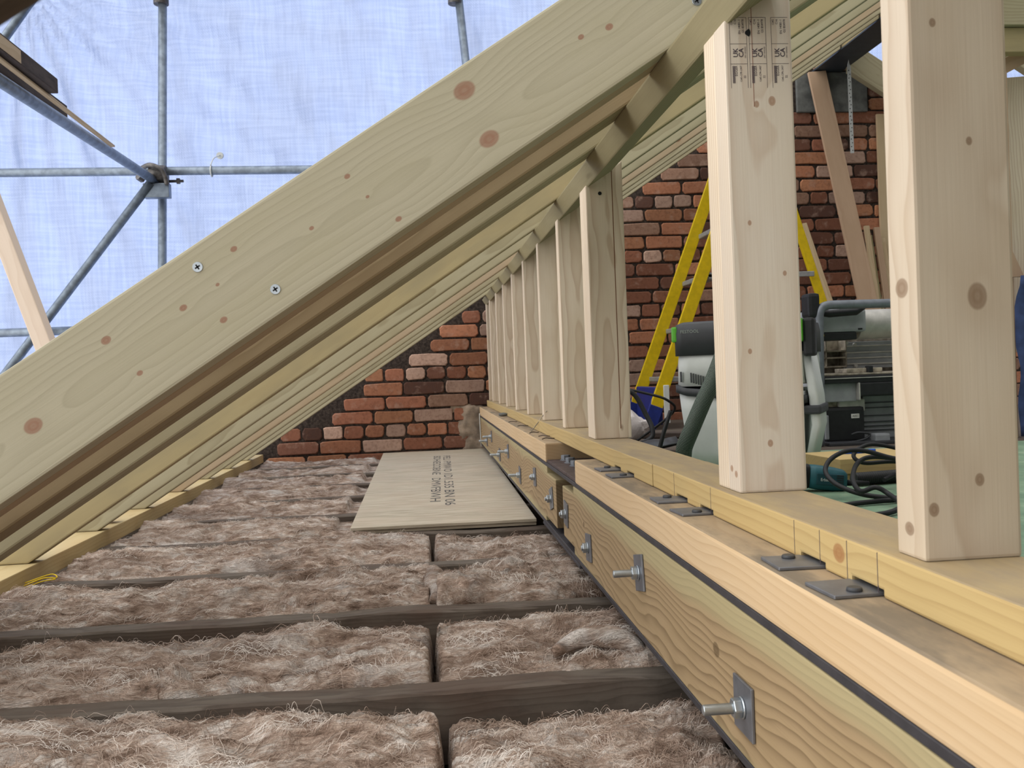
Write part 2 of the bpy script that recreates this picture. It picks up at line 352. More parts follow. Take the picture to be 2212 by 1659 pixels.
def hose_mat():
    t = NT('woven_hose', .6); u = t.n('ShaderNodeAttribute', attribute_name='hoseuv').outputs['Vector']
    sp = t.n('ShaderNodeSeparateXYZ', {0: u})
    a = t.math('SINE', t.math('MULTIPLY', t.math('ADD', sp.outputs[0], sp.outputs[1]), 6.2832)); b = t.math('SINE', t.math('MULTIPLY', t.math('SUBTRACT', sp.outputs[0], sp.outputs[1]), 6.2832))
    c = t.mix(t.step(t.math('MULTIPLY', a, b), .35, .6), lin(24, 36, 31), lin(150, 166, 150)); t.col(c); return t.m
M_FLOOR, M_PLY, M_SHEET, M_WOOL, M_FIBRE, M_BRICK, M_MORTAR, M_HOSE = floor_mat(), plywood_mat(), sheet_mat(), wool_mat(), fibre_mat(), brick_mat(), mortar_mat(), hose_mat()

# ------------------------------------------------------------------ setting: gable wall, deck, ceiling
YW = 5.06; DECK = .13; RX = 2.32
def roofz(x): return .826 + ((x if x < RX else 2 * RX - x) - .32) * TAN
gp = [(-1.12, -.35), (3.7, -.35), (3.7, roofz(3.7) + .14), (RX + .12, roofz(RX + .12) + .14), (RX, roofz(RX) + .09), (-1.0, roofz(-1.0) + .07), (-1.12, .02)]
Mxz = Matrix(((1, 0, 0, 0), (0, 0, -1, 0), (0, 1, 0, 0), (0, 0, 0, 1)))      # (x, y, z) -> x, -z, y : outline drawn in the wall plane
wall = struct(MB().prism(gp, -(YW + .24), -(YW + .009), Mxz).build('wall_back', M_MORTAR))
bv, bf, bt = [], [], []
tones = [(166, 114, 88)] * 5 + [(176, 124, 94)] * 3 + [(146, 98, 78)] * 4 + [(120, 84, 70)] * 3 + [(180, 150, 134)] * 2 + [(152, 120, 102)] * 2 + [(90, 66, 58)]
def brick(x0, x1, z0, z1):
    c = .007 + random.random() * .008; j = lambda a: (random.random() - .5) * a
    pts = [(x0 + c, z0), ((x0 + x1) / 2, z0), (x1 - c, z0), (x1, z0 + c), (x1, (z0 + z1) / 2), (x1, z1 - c), (x1 - c, z1), ((x0 + x1) / 2, z1), (x0 + c, z1), (x0, z1 - c), (x0, (z0 + z1) / 2), (x0, z0 + c)]
    pts = [(x + j(.005), z + j(.005)) for x, z in pts]; cx, cz = (x0 + x1) / 2, (z0 + z1) / 2; o = len(bv); yf = YW + j(.006)
    for dy, k in ((.02, 0.), (.004, 0.), (0, .004)):
        for x, z in pts: bv.append((x - math.copysign(k, x - cx), yf + dy, z - math.copysign(k, z - cz)))
    for a in (0, 12):
        for i in range(12): bf.append((o + a + i, o + a + (i + 1) % 12, o + a + 12 + (i + 1) % 12, o + a + 12 + i))
    bf.append(tuple(o + 24 + i for i in range(12)))
    t = random.choice(tones); q = .84 + random.random() * .28
    bt.extend([lin(*(min(255, v * q) for v in t))] * 36)
row = -3; z = .138 - .0755 * 7
while z < 2.3:
    head = row % 4 == 0; pit = .1115 if head else .2225
    x = -1.15 + (0 if head else ((row % 4) * .4 + .3) * .2225) + ((row * 37) % 11 - 5) * .003 - .2
    while x < 3.6:
        w = pit * (1 + (random.random() - .5) * .06); x0, x1 = x + .005, x + w - .006; zz = z + (random.random() - .5) * .004
        lim = min(roofz(x0), roofz(x1)) + (.08 if x1 < 2.4 else .16)
        pad = 2.135 < x1 and x0 < 2.57 and z > 1.80 and z < 2.08
        if pad: x0, x1 = (2.568, x1) if x1 > 2.62 else (x0, 2.127)
        if x0 > -1.1 and x1 < 3.66 and z + .036 < lim and x1 - x0 > .035: brick(x0, x1, zz - .0325, zz + .0325)
        x += w
    z += .0755; row += 1
me = bpy.data.meshes.new('brickwork'); me.from_pydata(bv, [], bf)
at = me.color_attributes.new('tone', 'FLOAT_COLOR', 'POINT'); at.data.foreach_set('color', np.array(bt, dtype=np.float32).ravel())
struct(link('brickwork', me, M_BRICK, wall))
# smeared cement around the beam pocket
g = MB(); nx, nz = 14, 22; V = []
for i in range(nz):
    for k in range(nx):
        u, v = k / (nx - 1), i / (nz - 1); x = .13 + u * .26; zz = -.02 + v * .30
        e = min(u * 2.2, (1 - u) * 6, (1 - v) * 5, 1) + float(fbm(x * 22, zz * 22, 0, 5, 3)) * .55
        V.append((x, YW + .012 - min(max(e - .25, -.3), .5) * .04 - .003 * float(vnoise(x * 90, zz * 90)), zz))
g.add(V, [(i * nx + k, i * nx + k + 1, (i + 1) * nx + k + 1, (i + 1) * nx + k) for i in range(nz - 1) for k in range(nx - 1)], True)
struct(g.build('cement_patch', M_CEM, wall))
struct(MB().box((.445, -.6, DECK - .022), (3.65, 2.95, DECK)).build('floor', M_FLOOR))
struct(MB().box((.445, 2.951, DECK - .022), (3.65, 5.04, DECK)).build('floor', M_JOIST))
struct(MB().box((.2, -1.0, -.3), (3.7, -.8, 2.3)).build('unseen_shade_wall', M_MORTAR))  # unseen wall added behind the camera to shade the stud faces
struct(MB().box((-1.1, -.6, -.135), (3.65, 5.04, -.115)).build('ceiling', M_CEM))
tag(MB().box((2.14, YW - .012, 1.828), (2.555, YW + .008, 2.052)).build('concrete_padstone', M_CONC, None, .006), 'grey concrete padstone block set in the brick gable under the steel ridge', 'padstone')

# ------------------------------------------------------------------ joists and mineral wool
JY = [.83 + .4215 * k for k in range(10)]
ordn = ['first', 'second', 'third', 'fourth', 'fifth', 'sixth', 'seventh', 'eighth', 'ninth', 'tenth', 'eleventh', 'twelfth', 'thirteenth', 'fourteenth']
for k, y in enumerate(JY):
    L = 1.46; n = 30; mb = MB(); prof = [(0, -.1), (.046, -.1), (.046, -.003), (.043, 0), (.004, 0), (0, -.004)]; V = []
    for i in range(n + 1):
        x = L * i / n; w = float(fbm(x * 3, k * 9.1, 0, 3, 3)); h = float(fbm(x * 5, k * 4.3, 2, 9, 3))
        for a, (py, pz) in enumerate(prof): V.append((x, py + w * .004 + (.003 * float(vnoise(x * 20, a, k)) if a > 1 else 0), pz + (h * .003 if a > 1 else 0)))
    m = len(prof)
    mb.add(V, [(i * m + j, i * m + (j + 1) % m, (i + 1) * m + (j + 1) % m, (i + 1) * m + j) for i in range(n) for j in range(m)] + [tuple(range(m)), tuple(n * m + j for j in range(m))])
    o = mb.build('ceiling_joist', M_JOIST, None, 0, 2, frame((-1.06, y, 0), (1, 0, 0), (0, 1, 0)))
    tag(o, f'old dark ceiling joist between wool batts, {ordn[k]} from the camera end', 'joist', 'old ceiling joists')

def batt(x0, x1, y0, y1, seed, res, low=0., amp=1., strands=900, label='', slen=1.):
    nx, ny = int((x1 - x0) / res) + 2, int((y1 - y0) / res) + 2
    U, Vv = np.meshgrid(np.linspace(0, 1, nx), np.linspace(0, 1, ny))
    X = x0 + (x1 - x0) * U; Y = y0 + (y1 - y0) * Vv
    ed = np.minimum(np.minimum(U * (x1 - x0), (1 - U) * (x1 - x0)) * 2.4, np.minimum(Vv, 1 - Vv) * (y1 - y0))
    def height(X, Y, U, Vv, ed):
        bul = np.sin(np.pi * np.clip(Vv, 0, 1)) ** .6
        sagx = np.clip(.55 + .8 * fbm(X * 2.1, seed * 3.3, 0, seed, 2), 0, 1.4)
        s = np.clip((Vv - .55) / .45, 0, 1); s = s * s * (3 - 2 * s)
        h = -.002 + .016 * bul - .046 * s * sagx - .005 * s + low
        wx = X + .03 * vnoise(X * 9, Y * 9, 0, seed + 3); wy = Y + .03 * vnoise(X * 9, Y * 9, 5, seed + 4)
        h = h + amp * (.015 * fbm(wx * 5, wy * 8, 0, seed + 1, 3) + .0085 * (1 - np.abs(fbm(wx * 8, wy * 26, 0, seed + 2, 4)) * 2) + .004 * fbm(wx * 40, wy * 110, 0, seed + 5, 3))
        q = np.clip(ed / .022, 0, 1); h = h - .045 * (1 - np.sqrt(np.clip(1 - (1 - q) ** 2, 0, 1))); h = np.where(X > .25, np.minimum(h, .022), h)
        return np.where((X > -.275) & (y0 > 2.5), np.minimum(h, -.006), h)
    Z = height(X, Y, U, Vv, ed)
    jit = np.clip(1 - ed / .02, 0, 1) * .012
    Xj = X + jit * .15 * fbm(X * 25, Y * 25, 1, seed + 7, 3); Yj = Y + jit * fbm(X * 25, Y * 25, 7, seed + 8, 3)
    cx, cy = (x0 + x1) / 2, y0
    V = np.stack([Xj - cx, Yj - cy, Z], -1).reshape(-1, 3)
    idx = np.arange(nx * ny).reshape(ny, nx)
    F = np.stack([idx[:-1, :-1], idx[:-1, 1:], idx[1:, 1:], idx[1:, :-1]], -1).reshape(-1, 4)
    ringi = np.concatenate([idx[0, :-1], idx[:-1, -1], idx[-1, :0:-1], idx[:0:-1, 0]])
    low_v = V[ringi].copy(); low_v[:, 2] = -.098; o = len(V); n = len(ringi)
    V = np.concatenate([V, low_v]); k = np.arange(n)
    F = np.concatenate([F, np.stack([ringi, o + k, o + (k + 1) % n, ringi[(k + 1) % n]], -1)])
    me = bpy.data.meshes.new('wool_batt'); me.from_pydata(V.tolist(), [], F.tolist()); me.polygons.foreach_set('use_smooth', [True] * len(F))
    ob = link('wool_batt', me, M_WOOL, None, None, (cx, cy, 0)); tag(ob, label, 'insulation batt', 'wool insulation batts')
    if strands:
        rs = np.random.RandomState(seed); K = 7; N = strands
        u, v = .02 + .96 * rs.rand(N), .03 + .94 * rs.rand(N); L = (.010 + .034 * rs.rand(N) ** 2) * slen
        ang = rs.randn(N) * .55 + 1.2 * vnoise(u * 6, v * 4, 0, seed); curl = rs.randn(N) * 14.
        P = np.zeros((N, K, 3)); x, y = x0 + u * (x1 - x0), y0 + v * (y1 - y0)
        lift = rs.rand(N) * .004; big = rs.rand(N) < .06; lift[big] += .012 * rs.rand(big.sum())
        for i in range(K):
            uu, vv = (x - x0) / (x1 - x0), (y - y0) / (y1 - y0)
            e2 = np.minimum(np.minimum(uu, 1 - uu) * (x1 - x0), np.minimum(vv, 1 - vv) * (y1 - y0))
            P[:, i, 0] = x - cx; P[:, i, 1] = y - cy; P[:, i, 2] = height(x, y, uu, vv, np.clip(e2, .003, 1)) + lift * math.sin(math.pi * (i + .4) / K) + .0006
            P[:, i, 2] = np.where((x > -.275) & (y0 > 2.5), np.minimum(P[:, i, 2], -.004), P[:, i, 2])
            x = np.clip(x + np.cos(ang) * L / K, x0 + .004, x1 - .004); y = np.clip(y + np.sin(ang) * L / K, y0 + .004, y1 - .004); ang = ang + curl * L / K + rs.randn(N) * .3
        R = (.00014 + .00026 * rs.rand(N) ** 2)[:, None] * np.array([.5, 1, 1, 1, 1, .8, .3])[None]
        a = np.array([0, 2.09, 4.19]); ca, sa = np.cos(a), np.sin(a); D = np.gradient(P, axis=1); D[..., 0] += 1e-6; D /= np.linalg.norm(D, axis=2, keepdims=True) + 1e-9
        sd = np.cross(D, np.array([0, 0, 1.])); sd /= np.linalg.norm(sd, axis=2, keepdims=True) + 1e-9; up = np.cross(sd, D)
        VV = (P[:, :, None] + R[:, :, None, None] * (sd[:, :, None] * ca[None, None, :, None] + up[:, :, None] * sa[None, None, :, None])).reshape(-1, 3)
        base = (np.arange(N) * K * 3)[:, None, None] + (np.arange(K - 1) * 3)[None, :, None] + np.arange(3)[None, None]
        nxt = (np.arange(N) * K * 3)[:, None, None] + (np.arange(K - 1) * 3)[None, :, None] + ((np.arange(3) + 1) % 3)[None, None]
        FF = np.stack([base, nxt, nxt + 3, base + 3], -1).reshape(-1, 4)
        m2 = bpy.data.meshes.new('loose_fibres'); m2.from_pydata(VV.tolist(), [], FF.tolist()); m2.polygons.foreach_set('use_smooth', [True] * len(FF))
        fo = link('loose_fibres', m2, M_FIBRE, ob); fo['kind'] = 'stuff'
    return ob
for k in range(len(JY)):
    y0 = JY[k] + .040; y1 = (JY[k + 1] if k + 1 < len(JY) else 5.05) - .002
    res = (.0045, .0048, .006, .007, .009, .011, .013, .014, .015, .016)[k]; ns = (9500, 8500, 6500, 5000, 3000, 1800, 1200, 900, 600, 400)[k]
    if k < 4:
        batt(-.868, -.003 + (.006, -.004, 0, .002)[k], y0, y1, 11 + k, res, 0, 1., ns, f'mineral wool batt, eaves half of the {ordn[k]} bay from the camera end')
        batt(.002 + (.006, -.004, 0, .002)[k], .335, y0, y1, 41 + k, res, (-.012, -.002, -.006, -.012)[k], (1.1, .9, 1.7, 1.)[k], ns // 2, f'mineral wool batt beside the steel beam, {ordn[k]} bay from the camera end', (1., 1., 1.6, 1.)[k])
    else:
        batt(-.868, -.20, y0, y1, 11 + k, res, -.004, .9, ns, f'mineral wool batt running in under the plywood boards, {ordn[k]} bay from the camera end')
# a twisted roll of pale wool standing at the join in the third bay
mb = MB(); pts = smooth_path([(-.002, 1.735, .0), (.006, 1.77, .012), (-.002, 1.83, .02), (.004, 1.89, .02), (-.004, 1.94, .016), (-.008, 1.975, .006)], 7)
mb.tube(pts, [.008 + .010 * math.sin(math.pi * (i + 1) / (len(pts) + 1)) + .003 * float(vnoise(i * .8, 3)) for i in range(len(pts))], 14)
tag(mb.build('wool_tuft', M_WOOL), 'pale twisted roll of loose wool standing at the join between two batts', 'wool tuft')
mb = MB(); pts = smooth_path([(.17, 1.345, .012), (.21, 1.352, .028), (.25, 1.348, .030), (.285, 1.338, .022), (.30, 1.325, .01)], 7)
mb.tube(pts, [.006 + .011 * math.sin(math.pi * (i + 1) / (len(pts) + 1)) for i in range(len(pts))], 12)
tag(mb.build('wool_tuft', M_WOOL), 'white frayed wool twist lying on the joist beside the steel beam', 'wool tuft')

# ------------------------------------------------------------------ plywood boards with printing
for q, (z0, dx, lab) in enumerate(((.001, .006, 'lower grey plywood board, under the printed one, lying across the joists'), (.0108, 0., 'upper grey plywood board printed with two lines of text, lying across the joists'))):
    b = MB().prism([(-.2205 + dx, 2.553 + dx), (.291, 2.545 + dx), (.313, 5.045), (-.2435, 5.045)], 0, .0092).build('plywood_board', M_PLY, None, .0012, 1, Matrix.Translation((0, 0, z0)))
    tag(b, lab, 'board')
mb = MB(); text(mb, 'BDHIECOBNE   DMVFBWH', .05, (.026, 4.70, .0094), (-.016, -1, 0), (.999, -.016, 0), 'LEFT', 1.70 / max(p.x for p in text_geo('BDHIECOBNE   DMVFBWH', .05)[0])); mb.build('printed_text', M_INKD, b)
mb = MB(); text(mb, 'PELI PMWO 1D1.535 BN 06', .05, (.074, 4.70, .0094), (-.016, -1, 0), (.999, -.016, 0), 'LEFT', 1.80 / max(p.x for p in text_geo('PELI PMWO 1D1.535 BN 06', .05)[0])); mb.build('printed_text', M_INKD, b)

# ------------------------------------------------------------------ steel beam, packing, bearers, sole plates
bx0, bx1, bz0, bz1, ft = .285, .437, .046, .2035, .0085
ip = [(bx0, bz0), (bx1, bz0), (bx1, bz0 + ft), (.365, bz0 + ft), (.365, bz1 - ft), (bx1, bz1 - ft), (bx1, bz1), (bx0, bz1), (bx0, bz1 - ft), (.357, bz1 - ft), (.357, bz0 + ft), (bx0, bz0 + ft)]
My = Matrix(((1, 0, 0, 0), (0, 0, 1, 0), (0, 1, 0, 0), (0, 0, 0, 1)))
beam = MB().prism(ip, -.6, 5.05, My).build('steel_girder', M_STEEL, None, .001, 1); tag(beam, 'dark steel I-section girder carrying the stud wall above the ceiling joists', 'steel beam')
spl = MB().box((bx0 + .002, 1.7965, bz1), (bx1 - .002, 2.242, bz1 + .007)).build('splice_plate', M_STEELP, beam, .001, 1)
def hexbolt(mb, c, ax, r, h, wr=None):
    M = Matrix.Translation(c) @ rot_to(ax)
    if wr: mb.prism([(wr * math.cos(a * math.pi / 10), wr * math.sin(a * math.pi / 10)) for a in range(20)], 0, .002, M)
    mb.prism([(r * math.cos(a * math.pi / 3), r * math.sin(a * math.pi / 3)) for a in range(6)], .002 if wr else 0, h, M); return mb
for px in (.328, .405):
    for py in (1.90, 1.985, 2.06, 2.135, 2.205) if px < .36 else (2.0, 2.075, 2.15):
        hexbolt(MB(), (px, py, bz1 + .007), (0, 0, 1), .0115, .013, .014).build('bolt_head', M_BOLTG, spl, .0008, 1)
lp = MB().box((bx0 - .001, 1.78, bz0 - .007), (bx1, 2.34, bz0)).build('lower_splice_plate', M_STEEL, beam, .001, 1)
Myz = Matrix(((0, 0, 1, 0), (1, 0, 0, 0), (0, 1, 0, 0), (0, 0, 0, 1)))       # outline in y, z ; depth along x
zlo, zhi = bz0 + ft + .0005, bz1 - ft - .0005
def yz_timber(name, poly, x0, T, mat, bev=.002):
    # local x along the beam (+y), local y up, local z = +x ; origin at y=0
    return MB().prism(poly, 0, T).build(name, mat, None, bev, 2, frame((x0, 0, 0), (0, 1, 0), (0, 0, 1)))
tag(yz_timber('web_packing', [(-.6, zlo - .0005), (1.846, zlo), (1.846, zlo + .014), (1.985, zlo + .014), (1.985, .178), (1.835, .178), (1.835, zhi), (-.6, zhi)], bx0 + .0005, .071, M_PACK), 'swirling grained timber packing in the girder web, on the camera side of the splice', 'packing timber')
tag(yz_timber('web_packing', [(2.285, zlo), (4.96, zlo), (4.96, zhi), (2.238, zhi), (2.238, .178), (2.09, .178), (2.09, zlo + .012), (2.285, zlo + .012)], bx0 + .0005, .071, M_PACK), 'treated timber packing in the girder web beside the plywood, beyond the splice', 'packing timber')
tag(yz_timber('bearer', [(-.6, .2040), (1.7957, .2040), (1.7957, .2505), (-.6, .2505)], bx0 - .001, .15, M_TOP, .004), 'pinkish bearer timber on the girder under the sole plate, camera-end length', 'bearer timber')
tag(yz_timber('bearer', [(2.243, .2040), (4.99, .2040), (4.99, .2505), (2.243, .2505)], bx0 - .001, .15, M_TOP, .004), 'bearer timber on the girder beyond the bolted splice, reaching the brick gable', 'bearer timber')
WY = [.675, .774, 1.077, 1.183, 1.482, 1.583]
poly = [(-.6, .2512), (WY[0] - .03, .2512)]
for w in WY[:4]: poly += [(w - .03, .2568), (w + .02, .2568), (w + .02, .2512)] if w == WY[0] else [(w - .03, .2512), (w - .03, .2568), (w + .02, .2568), (w + .02, .2512)]
poly += [(1.3295, .2512), (1.3295, .2845), (-.6, .2845)]
sp1 = yz_timber('sole_plate', poly, .3255, .083, M_SOLE, .0022)
for yy in (1.2126, 1.0531, .8069, .7528, .7021, .6524): MB().box((yy - .0004, .2525, -.0002), (yy + .0004, .283, .0003)).build('pencil_line', M_INK, sp1)
tag(sp1, 'yellowish sole plate under the stamped stud and the widest stud', 'sole plate')
poly = [(1.3305, .2512)]
for w in WY[4:]: poly += [(w - .03, .2512), (w - .03, .2568), (w + .02, .2568), (w + .02, .2512)]
poly += [(4.985, .2512), (4.985, .2842), (1.3305, .2842)]
tag(yz_timber('sole_plate', poly, .3245, .083, M_SOLE, .0022), 'long yellowish sole plate under the row of studs running to the brick gable', 'sole plate')

# square washers on the bearer
for k, w in enumerate(WY):
    o = MB().box((-.024, -.024, 0), (.024, .024, .003)).build('square_washer', M_WASH, None, .0006, 1, Matrix.Translation((.3135, w, .2507)) @ Matrix.Rotation((.05, -.04, .06, -.02, .03, .05)[k], 4, 'Z'))
    tag(o, f'square steel washer half under the sole plate, {ordn[k]} one from the camera end', 'washer', 'square washers under the sole plate')
    bh = MB().cyl((0, 0, .003), (0, 0, .006), .0062, 18, .0055).build('bolt_head', M_DGREY, o, .0006, 1, Matrix.Translation((-.003, .012 if k % 2 else -.014, 0)))

# through bolts with square plates
BOLTS = [(.8384, .1049, .030, 0), (1.2573, .1425, .027, .2), (1.6661, .1017, .004, .1), (1.933, .1239, .005, -.1), (2.1625, .126, .006, .25), (2.4904, .1419, .005, .1), (2.8984, .1036, .027, -.1), (3.3056, .1452, .028, .1), (3.7004, .1003, .03, 0), (4.146, .1439, .03, .1), (4.4603, .1034, .03, 0)]
for k, (y, zz, ln, rz) in enumerate(BOLTS):
    t = empty('through_bolt', (bx0, y, zz), f'zinc bolt with square plate on the girder packing, {ordn[k]} from the camera end' + (', long thread' if ln > .01 else ', short'), 'bolt', 'through bolts along the girder')
    M = rot_to((-1, 0, 0)); R = Matrix.Rotation(rz, 4, 'Z')
    MB().box((-.025, -.025, 0), (.025, .025, .0028), M @ R).build('square_plate', M_WASH, t, .0005, 1)
    hexbolt(MB(), (-.0028, 0, 0), (-1, 0, 0), .0098, .0098, .0105).build('nut', M_ZINC, t, .0008, 1)
    n = int((ln + .008) / .00085); pts, rr = [], []
    for i in range(n * 2): pts.append((-.003 - i * .000425, 0, 0)); rr.append(.0052 if i % 2 else .0046)
    pts += [(pts[-1][0] - .0008, 0, 0)]; rr += [.0038]
    MB().tube(pts, rr, 16).build('threaded_rod', M_ZINC, t)

# ------------------------------------------------------------------ stud wall
STUDS = [.605, .980, 1.851, 2.252, 2.658, 3.062, 3.466, 3.872, 4.272, 4.682, 4.93]
slabel = ['widest planed whitewood stud, big dark knot on its face, hiding the machines', 'planed whitewood stud printed with three grade stamps near its head', 'whitewood stud with a long brown resin streak and a dark screw hole']
ztop = .798 - .2845; SX = .3365
for k, y in enumerate(STUDS):
    ang = (0, 0, 0, .004, -.003, .003, 0, .002, 0, 0, 0)[k]
    wd = (.0705, .0755, .0765)[k] if k < 3 else .0745; poly = [(0, 0), (0, wd), (ztop + wd * TAN - .0006, wd), (ztop - .0006, 0)]
    mat = (M_STUD_NEAR, M_STUD_STAMP)[k] if k < 2 else M_STUD
    o = timber('wall_stud', (SX, y, .2845), (0, 0, 1), (1, ang, 0), poly, .038, mat, .0025)
    tag(o, slabel[k] if k < 3 else f'planed whitewood stud in the close row, {ordn[k - 3]} past the streaked one', 'stud', 'knee wall studs')
    if k in (1, 2):
        o2 = timber('wall_stud', (SX + .0004, y + .0382, .2845), (0, 0, 1), (1, 0, 0), poly, .038, M_STUD, .0025)
        tag(o2, ('planed whitewood stud fixed tight behind the one with the grade stamps', 'planed whitewood stud fixed tight behind the one with the resin streak')[k - 1], 'stud', 'knee wall studs')
    if k == 1:
        KX = lambda v: (v - .141) * .9627 + .141
        for q, y0 in enumerate((.0060, .0276, .0525)):
            mb = MB(); zf = -.0003
            def tx(s, size, xr, yy, al='RIGHT'): text(mb, s, size * .96, (KX(xr), y0 + yy * .96, zf), (1, 0, 0), (0, -1, 0), al, .95, .022 if len(s) == 2 and s.isalpha() else .006)
            def ln(xa, ya, xb, yb): 
                w = .0002; xa, xb = KX(xa), KX(xb)
                mb.add([(min(xa, xb) - w, y0 + min(ya, yb) - w, zf), (max(xa, xb) + w, y0 + min(ya, yb) - w, zf), (max(xa, xb) + w, y0 + max(ya, yb) + w, zf), (min(xa, xb) - w, y0 + max(ya, yb) + w, zf)], [(0, 1, 2, 3)])
            wd = .0188 if q < 2 else .0186
            ln(.531, 0, .531, wd); ln(.5015, 0, .5015, wd); ln(.479, 0, .479, wd); ln(.452, 0, .531, 0)
            if q < 2: ln(.452, wd, .531, wd)
            tx('1245', .0036, .529, .0036); tx('C16', .0036, .529, .0078); tx('EN 14081-1', .0036, .529, .0126)
            if q < 2 or True: tx('GS BS4978', .0036, .529, .0168)
            tx('UK', .0078, .4965, .0088, 'RIGHT'); tx('CA', .0078, .4965, .0152, 'RIGHT'); tx('DRY GRADED', .0022, .4985, .0182)
            tx('EGGER', .004, .477, .0078); tx('1245-CPR-2407', .0030, .477, .0128); tx('22', .0034, .466, .0172)
            for i in range(5): ln(.4575, .0022 + i * .0006, .4765, .0022 + i * .0006)
            mb.build('grade_stamp', M_INK, o)
        MB().prism([(.0035 * math.cos(a) * (1 + .3 * math.sin(3 * a)), .003 * math.sin(a)) for a in [i * .4488 for i in range(14)]], -.0009, .0004).build('screw_hole', M_RUBBER, o, 0, 1, Matrix.Translation((.500, .0262, 0)))
        MB().box((.42, .0305, -.0002), (.535, .0311, .0003)).build('resin_line', plain('resin_line', lin(138, 92, 74), .8), o)
    if k == 2:
        MB().box((.02, .0535, -.0002), (.545, .0552, .0003)).build('resin_streak', plain('resin_streak', lin(126, 84, 58), .8), o)
        MB().cyl((0, 0, -.0006), (0, 0, .0004), .0038, 14).build('screw_hole', M_RUBBER, o, 0, 1, Matrix.Translation((.497, .029, 0)))
# head plate: x along +y, y = down square to the slope, z = up the slope
ex, ey = Vector((0, 1, 0)), Vector((sp_, 0, -cp))
hp = MB().prism([(0, 0), (5.6, 0), (5.6, .038), (0, .038)], 0, .063)
ez = ex.cross(ey)
off = Vector((.32, -.6, .826)) + (Vector((cp, 0, sp_)) * .063 if ez.dot(Vector((cp, 0, sp_))) < 0 else Vector((0, 0, 0)))
hp = hp.build('head_plate', M_HEAD, None, .003, 2, frame(off, ex, ey))
tag(hp, 'treated head plate fixed flat under the rafters along the tops of the studs', 'head plate')

# ------------------------------------------------------------------ rafters and eaves plate
def loc(x, z): dx, dz = x - .32, z - .826; return (dx * cp + dz * sp_, -dx * sp_ + dz * cp)
RD = .1275
def raf_poly(xe, d=RD):
    a = loc(.32 + (.0435 - .826) / TAN, .0435); b = loc(-.985, .0435); t = loc(-.985, 0); dzv = d / cp
    c = loc(-.985, .826 + (-.985 - .32) * TAN + dzv); e = loc(xe, .826 + (xe - .32) * TAN + dzv); g_ = loc(xe, .826 + (xe - .32) * TAN)
    return [a, g_, e, c, b]
RAFT = [(1.153, M_RAF_NEAR, 'big treated rafter with two bright screw heads and large red knots in its face'), (1.201, M_RAF, 'treated rafter doubled tight behind the big knotty one'),
        (1.392, M_RAF_BROWN, 'brownish treated rafter, front one of the second doubled pair'), (1.440, M_RAF_BROWN, 'treated rafter at the back of the second doubled pair'),
        (1.654, M_RAF, 'wide grained treated rafter, front one of the third doubled pair'), (1.702, M_RAF, 'treated rafter at the back of the third doubled pair'),
        (2.147, M_RAF_TAN, 'smooth tan rafter, first single one past the doubled pairs'), (2.585, M_RAF, 'second single rafter past the doubled pairs'), (3.01, M_RAF, 'third single rafter past the doubled pairs'),
        (3.44, M_RAF, 'fourth single rafter past the doubled pairs'), (3.86, M_RAF, 'fifth single rafter past the doubled pairs'), (4.275, M_RAF, 'sixth single rafter past the doubled pairs'), (4.69, M_RAF, 'last rafter, close against the brick gable')]
for k, (y, m, lab) in enumerate(RAFT):
    o = timber('roof_rafter', (.32, y + .047, .826), (cp, 0, sp_), (-sp_, 0, cp), raf_poly(2.235), .047, m, .0035)
    tag(o, lab, 'rafter', 'treated roof rafters')
    if k == 0:
        for (sx, sy) in ((-.6349, .1021), (-.5742, .0278), (.069, .03)):
            sc = MB().cyl((0, 0, -.0005), (0, 0, .0012), .0066, 20, .0060).build('screw_head', M_ZINC, o, 0, 1, Matrix.Translation((sx, sy, .047)))
            MB().box((-.0034, -.0009, .0011), (.0034, .0009, .00145)).box((-.0009, -.0034, .0011), (.0009, .0034, .00145)).build('cross_slot', M_RUBBER, sc)
# stand-in timber for an unidentified dark shape close overhead
o = timber('stand_in_timber', (.32, .3035, .826), (cp, 0, sp_), (-sp_, 0, cp), [loc(-.168, roofz(-.168)), loc(1.2, roofz(1.2)), loc(1.2, roofz(1.2) + RD / cp), loc(-.168, roofz(-.168) + RD / cp)], .047, M_OLD, .004)
tag(o, 'dark stand-in timber for an unidentified shape overhead, close to the camera', 'rafter')
ep = timber('eaves_plate', (-.878, .15, .001), (0, 1, 0), (-1, 0, 0), [(0, 0), (4.89, 0), (4.89, .1), (0, .1)], .042, M_EAVES, .002)
ep.matrix_world = frame((-.878, .15, .0425), (0, 1, 0), (-1, 0, 0)) if (Vector((0, 1, 0)).cross(Vector((-1, 0, 0)))).z < 0 else frame((-.878, .15, .0005), (0, 1, 0), (-1, 0, 0))
tag(ep, 'yellowish wall plate on the joist ends carrying the rafter feet at the eaves', 'wall plate')
mb = MB()
mb.tube(smooth_path([(-.868, 2.05, .008), (-.84, 2.075, .016), (-.815, 2.085, .018), (-.84, 2.09, .02), (-.87, 2.06, .012), (-.835, 2.07, .024), (-.81, 2.08, .022), (-.83, 2.10, .026), (-.872, 2.07, .016)], 6), .0013, 6)
tag(mb.build('twine', M_YEL), 'yellow twine strands tucked under the eaves plate', 'twine')
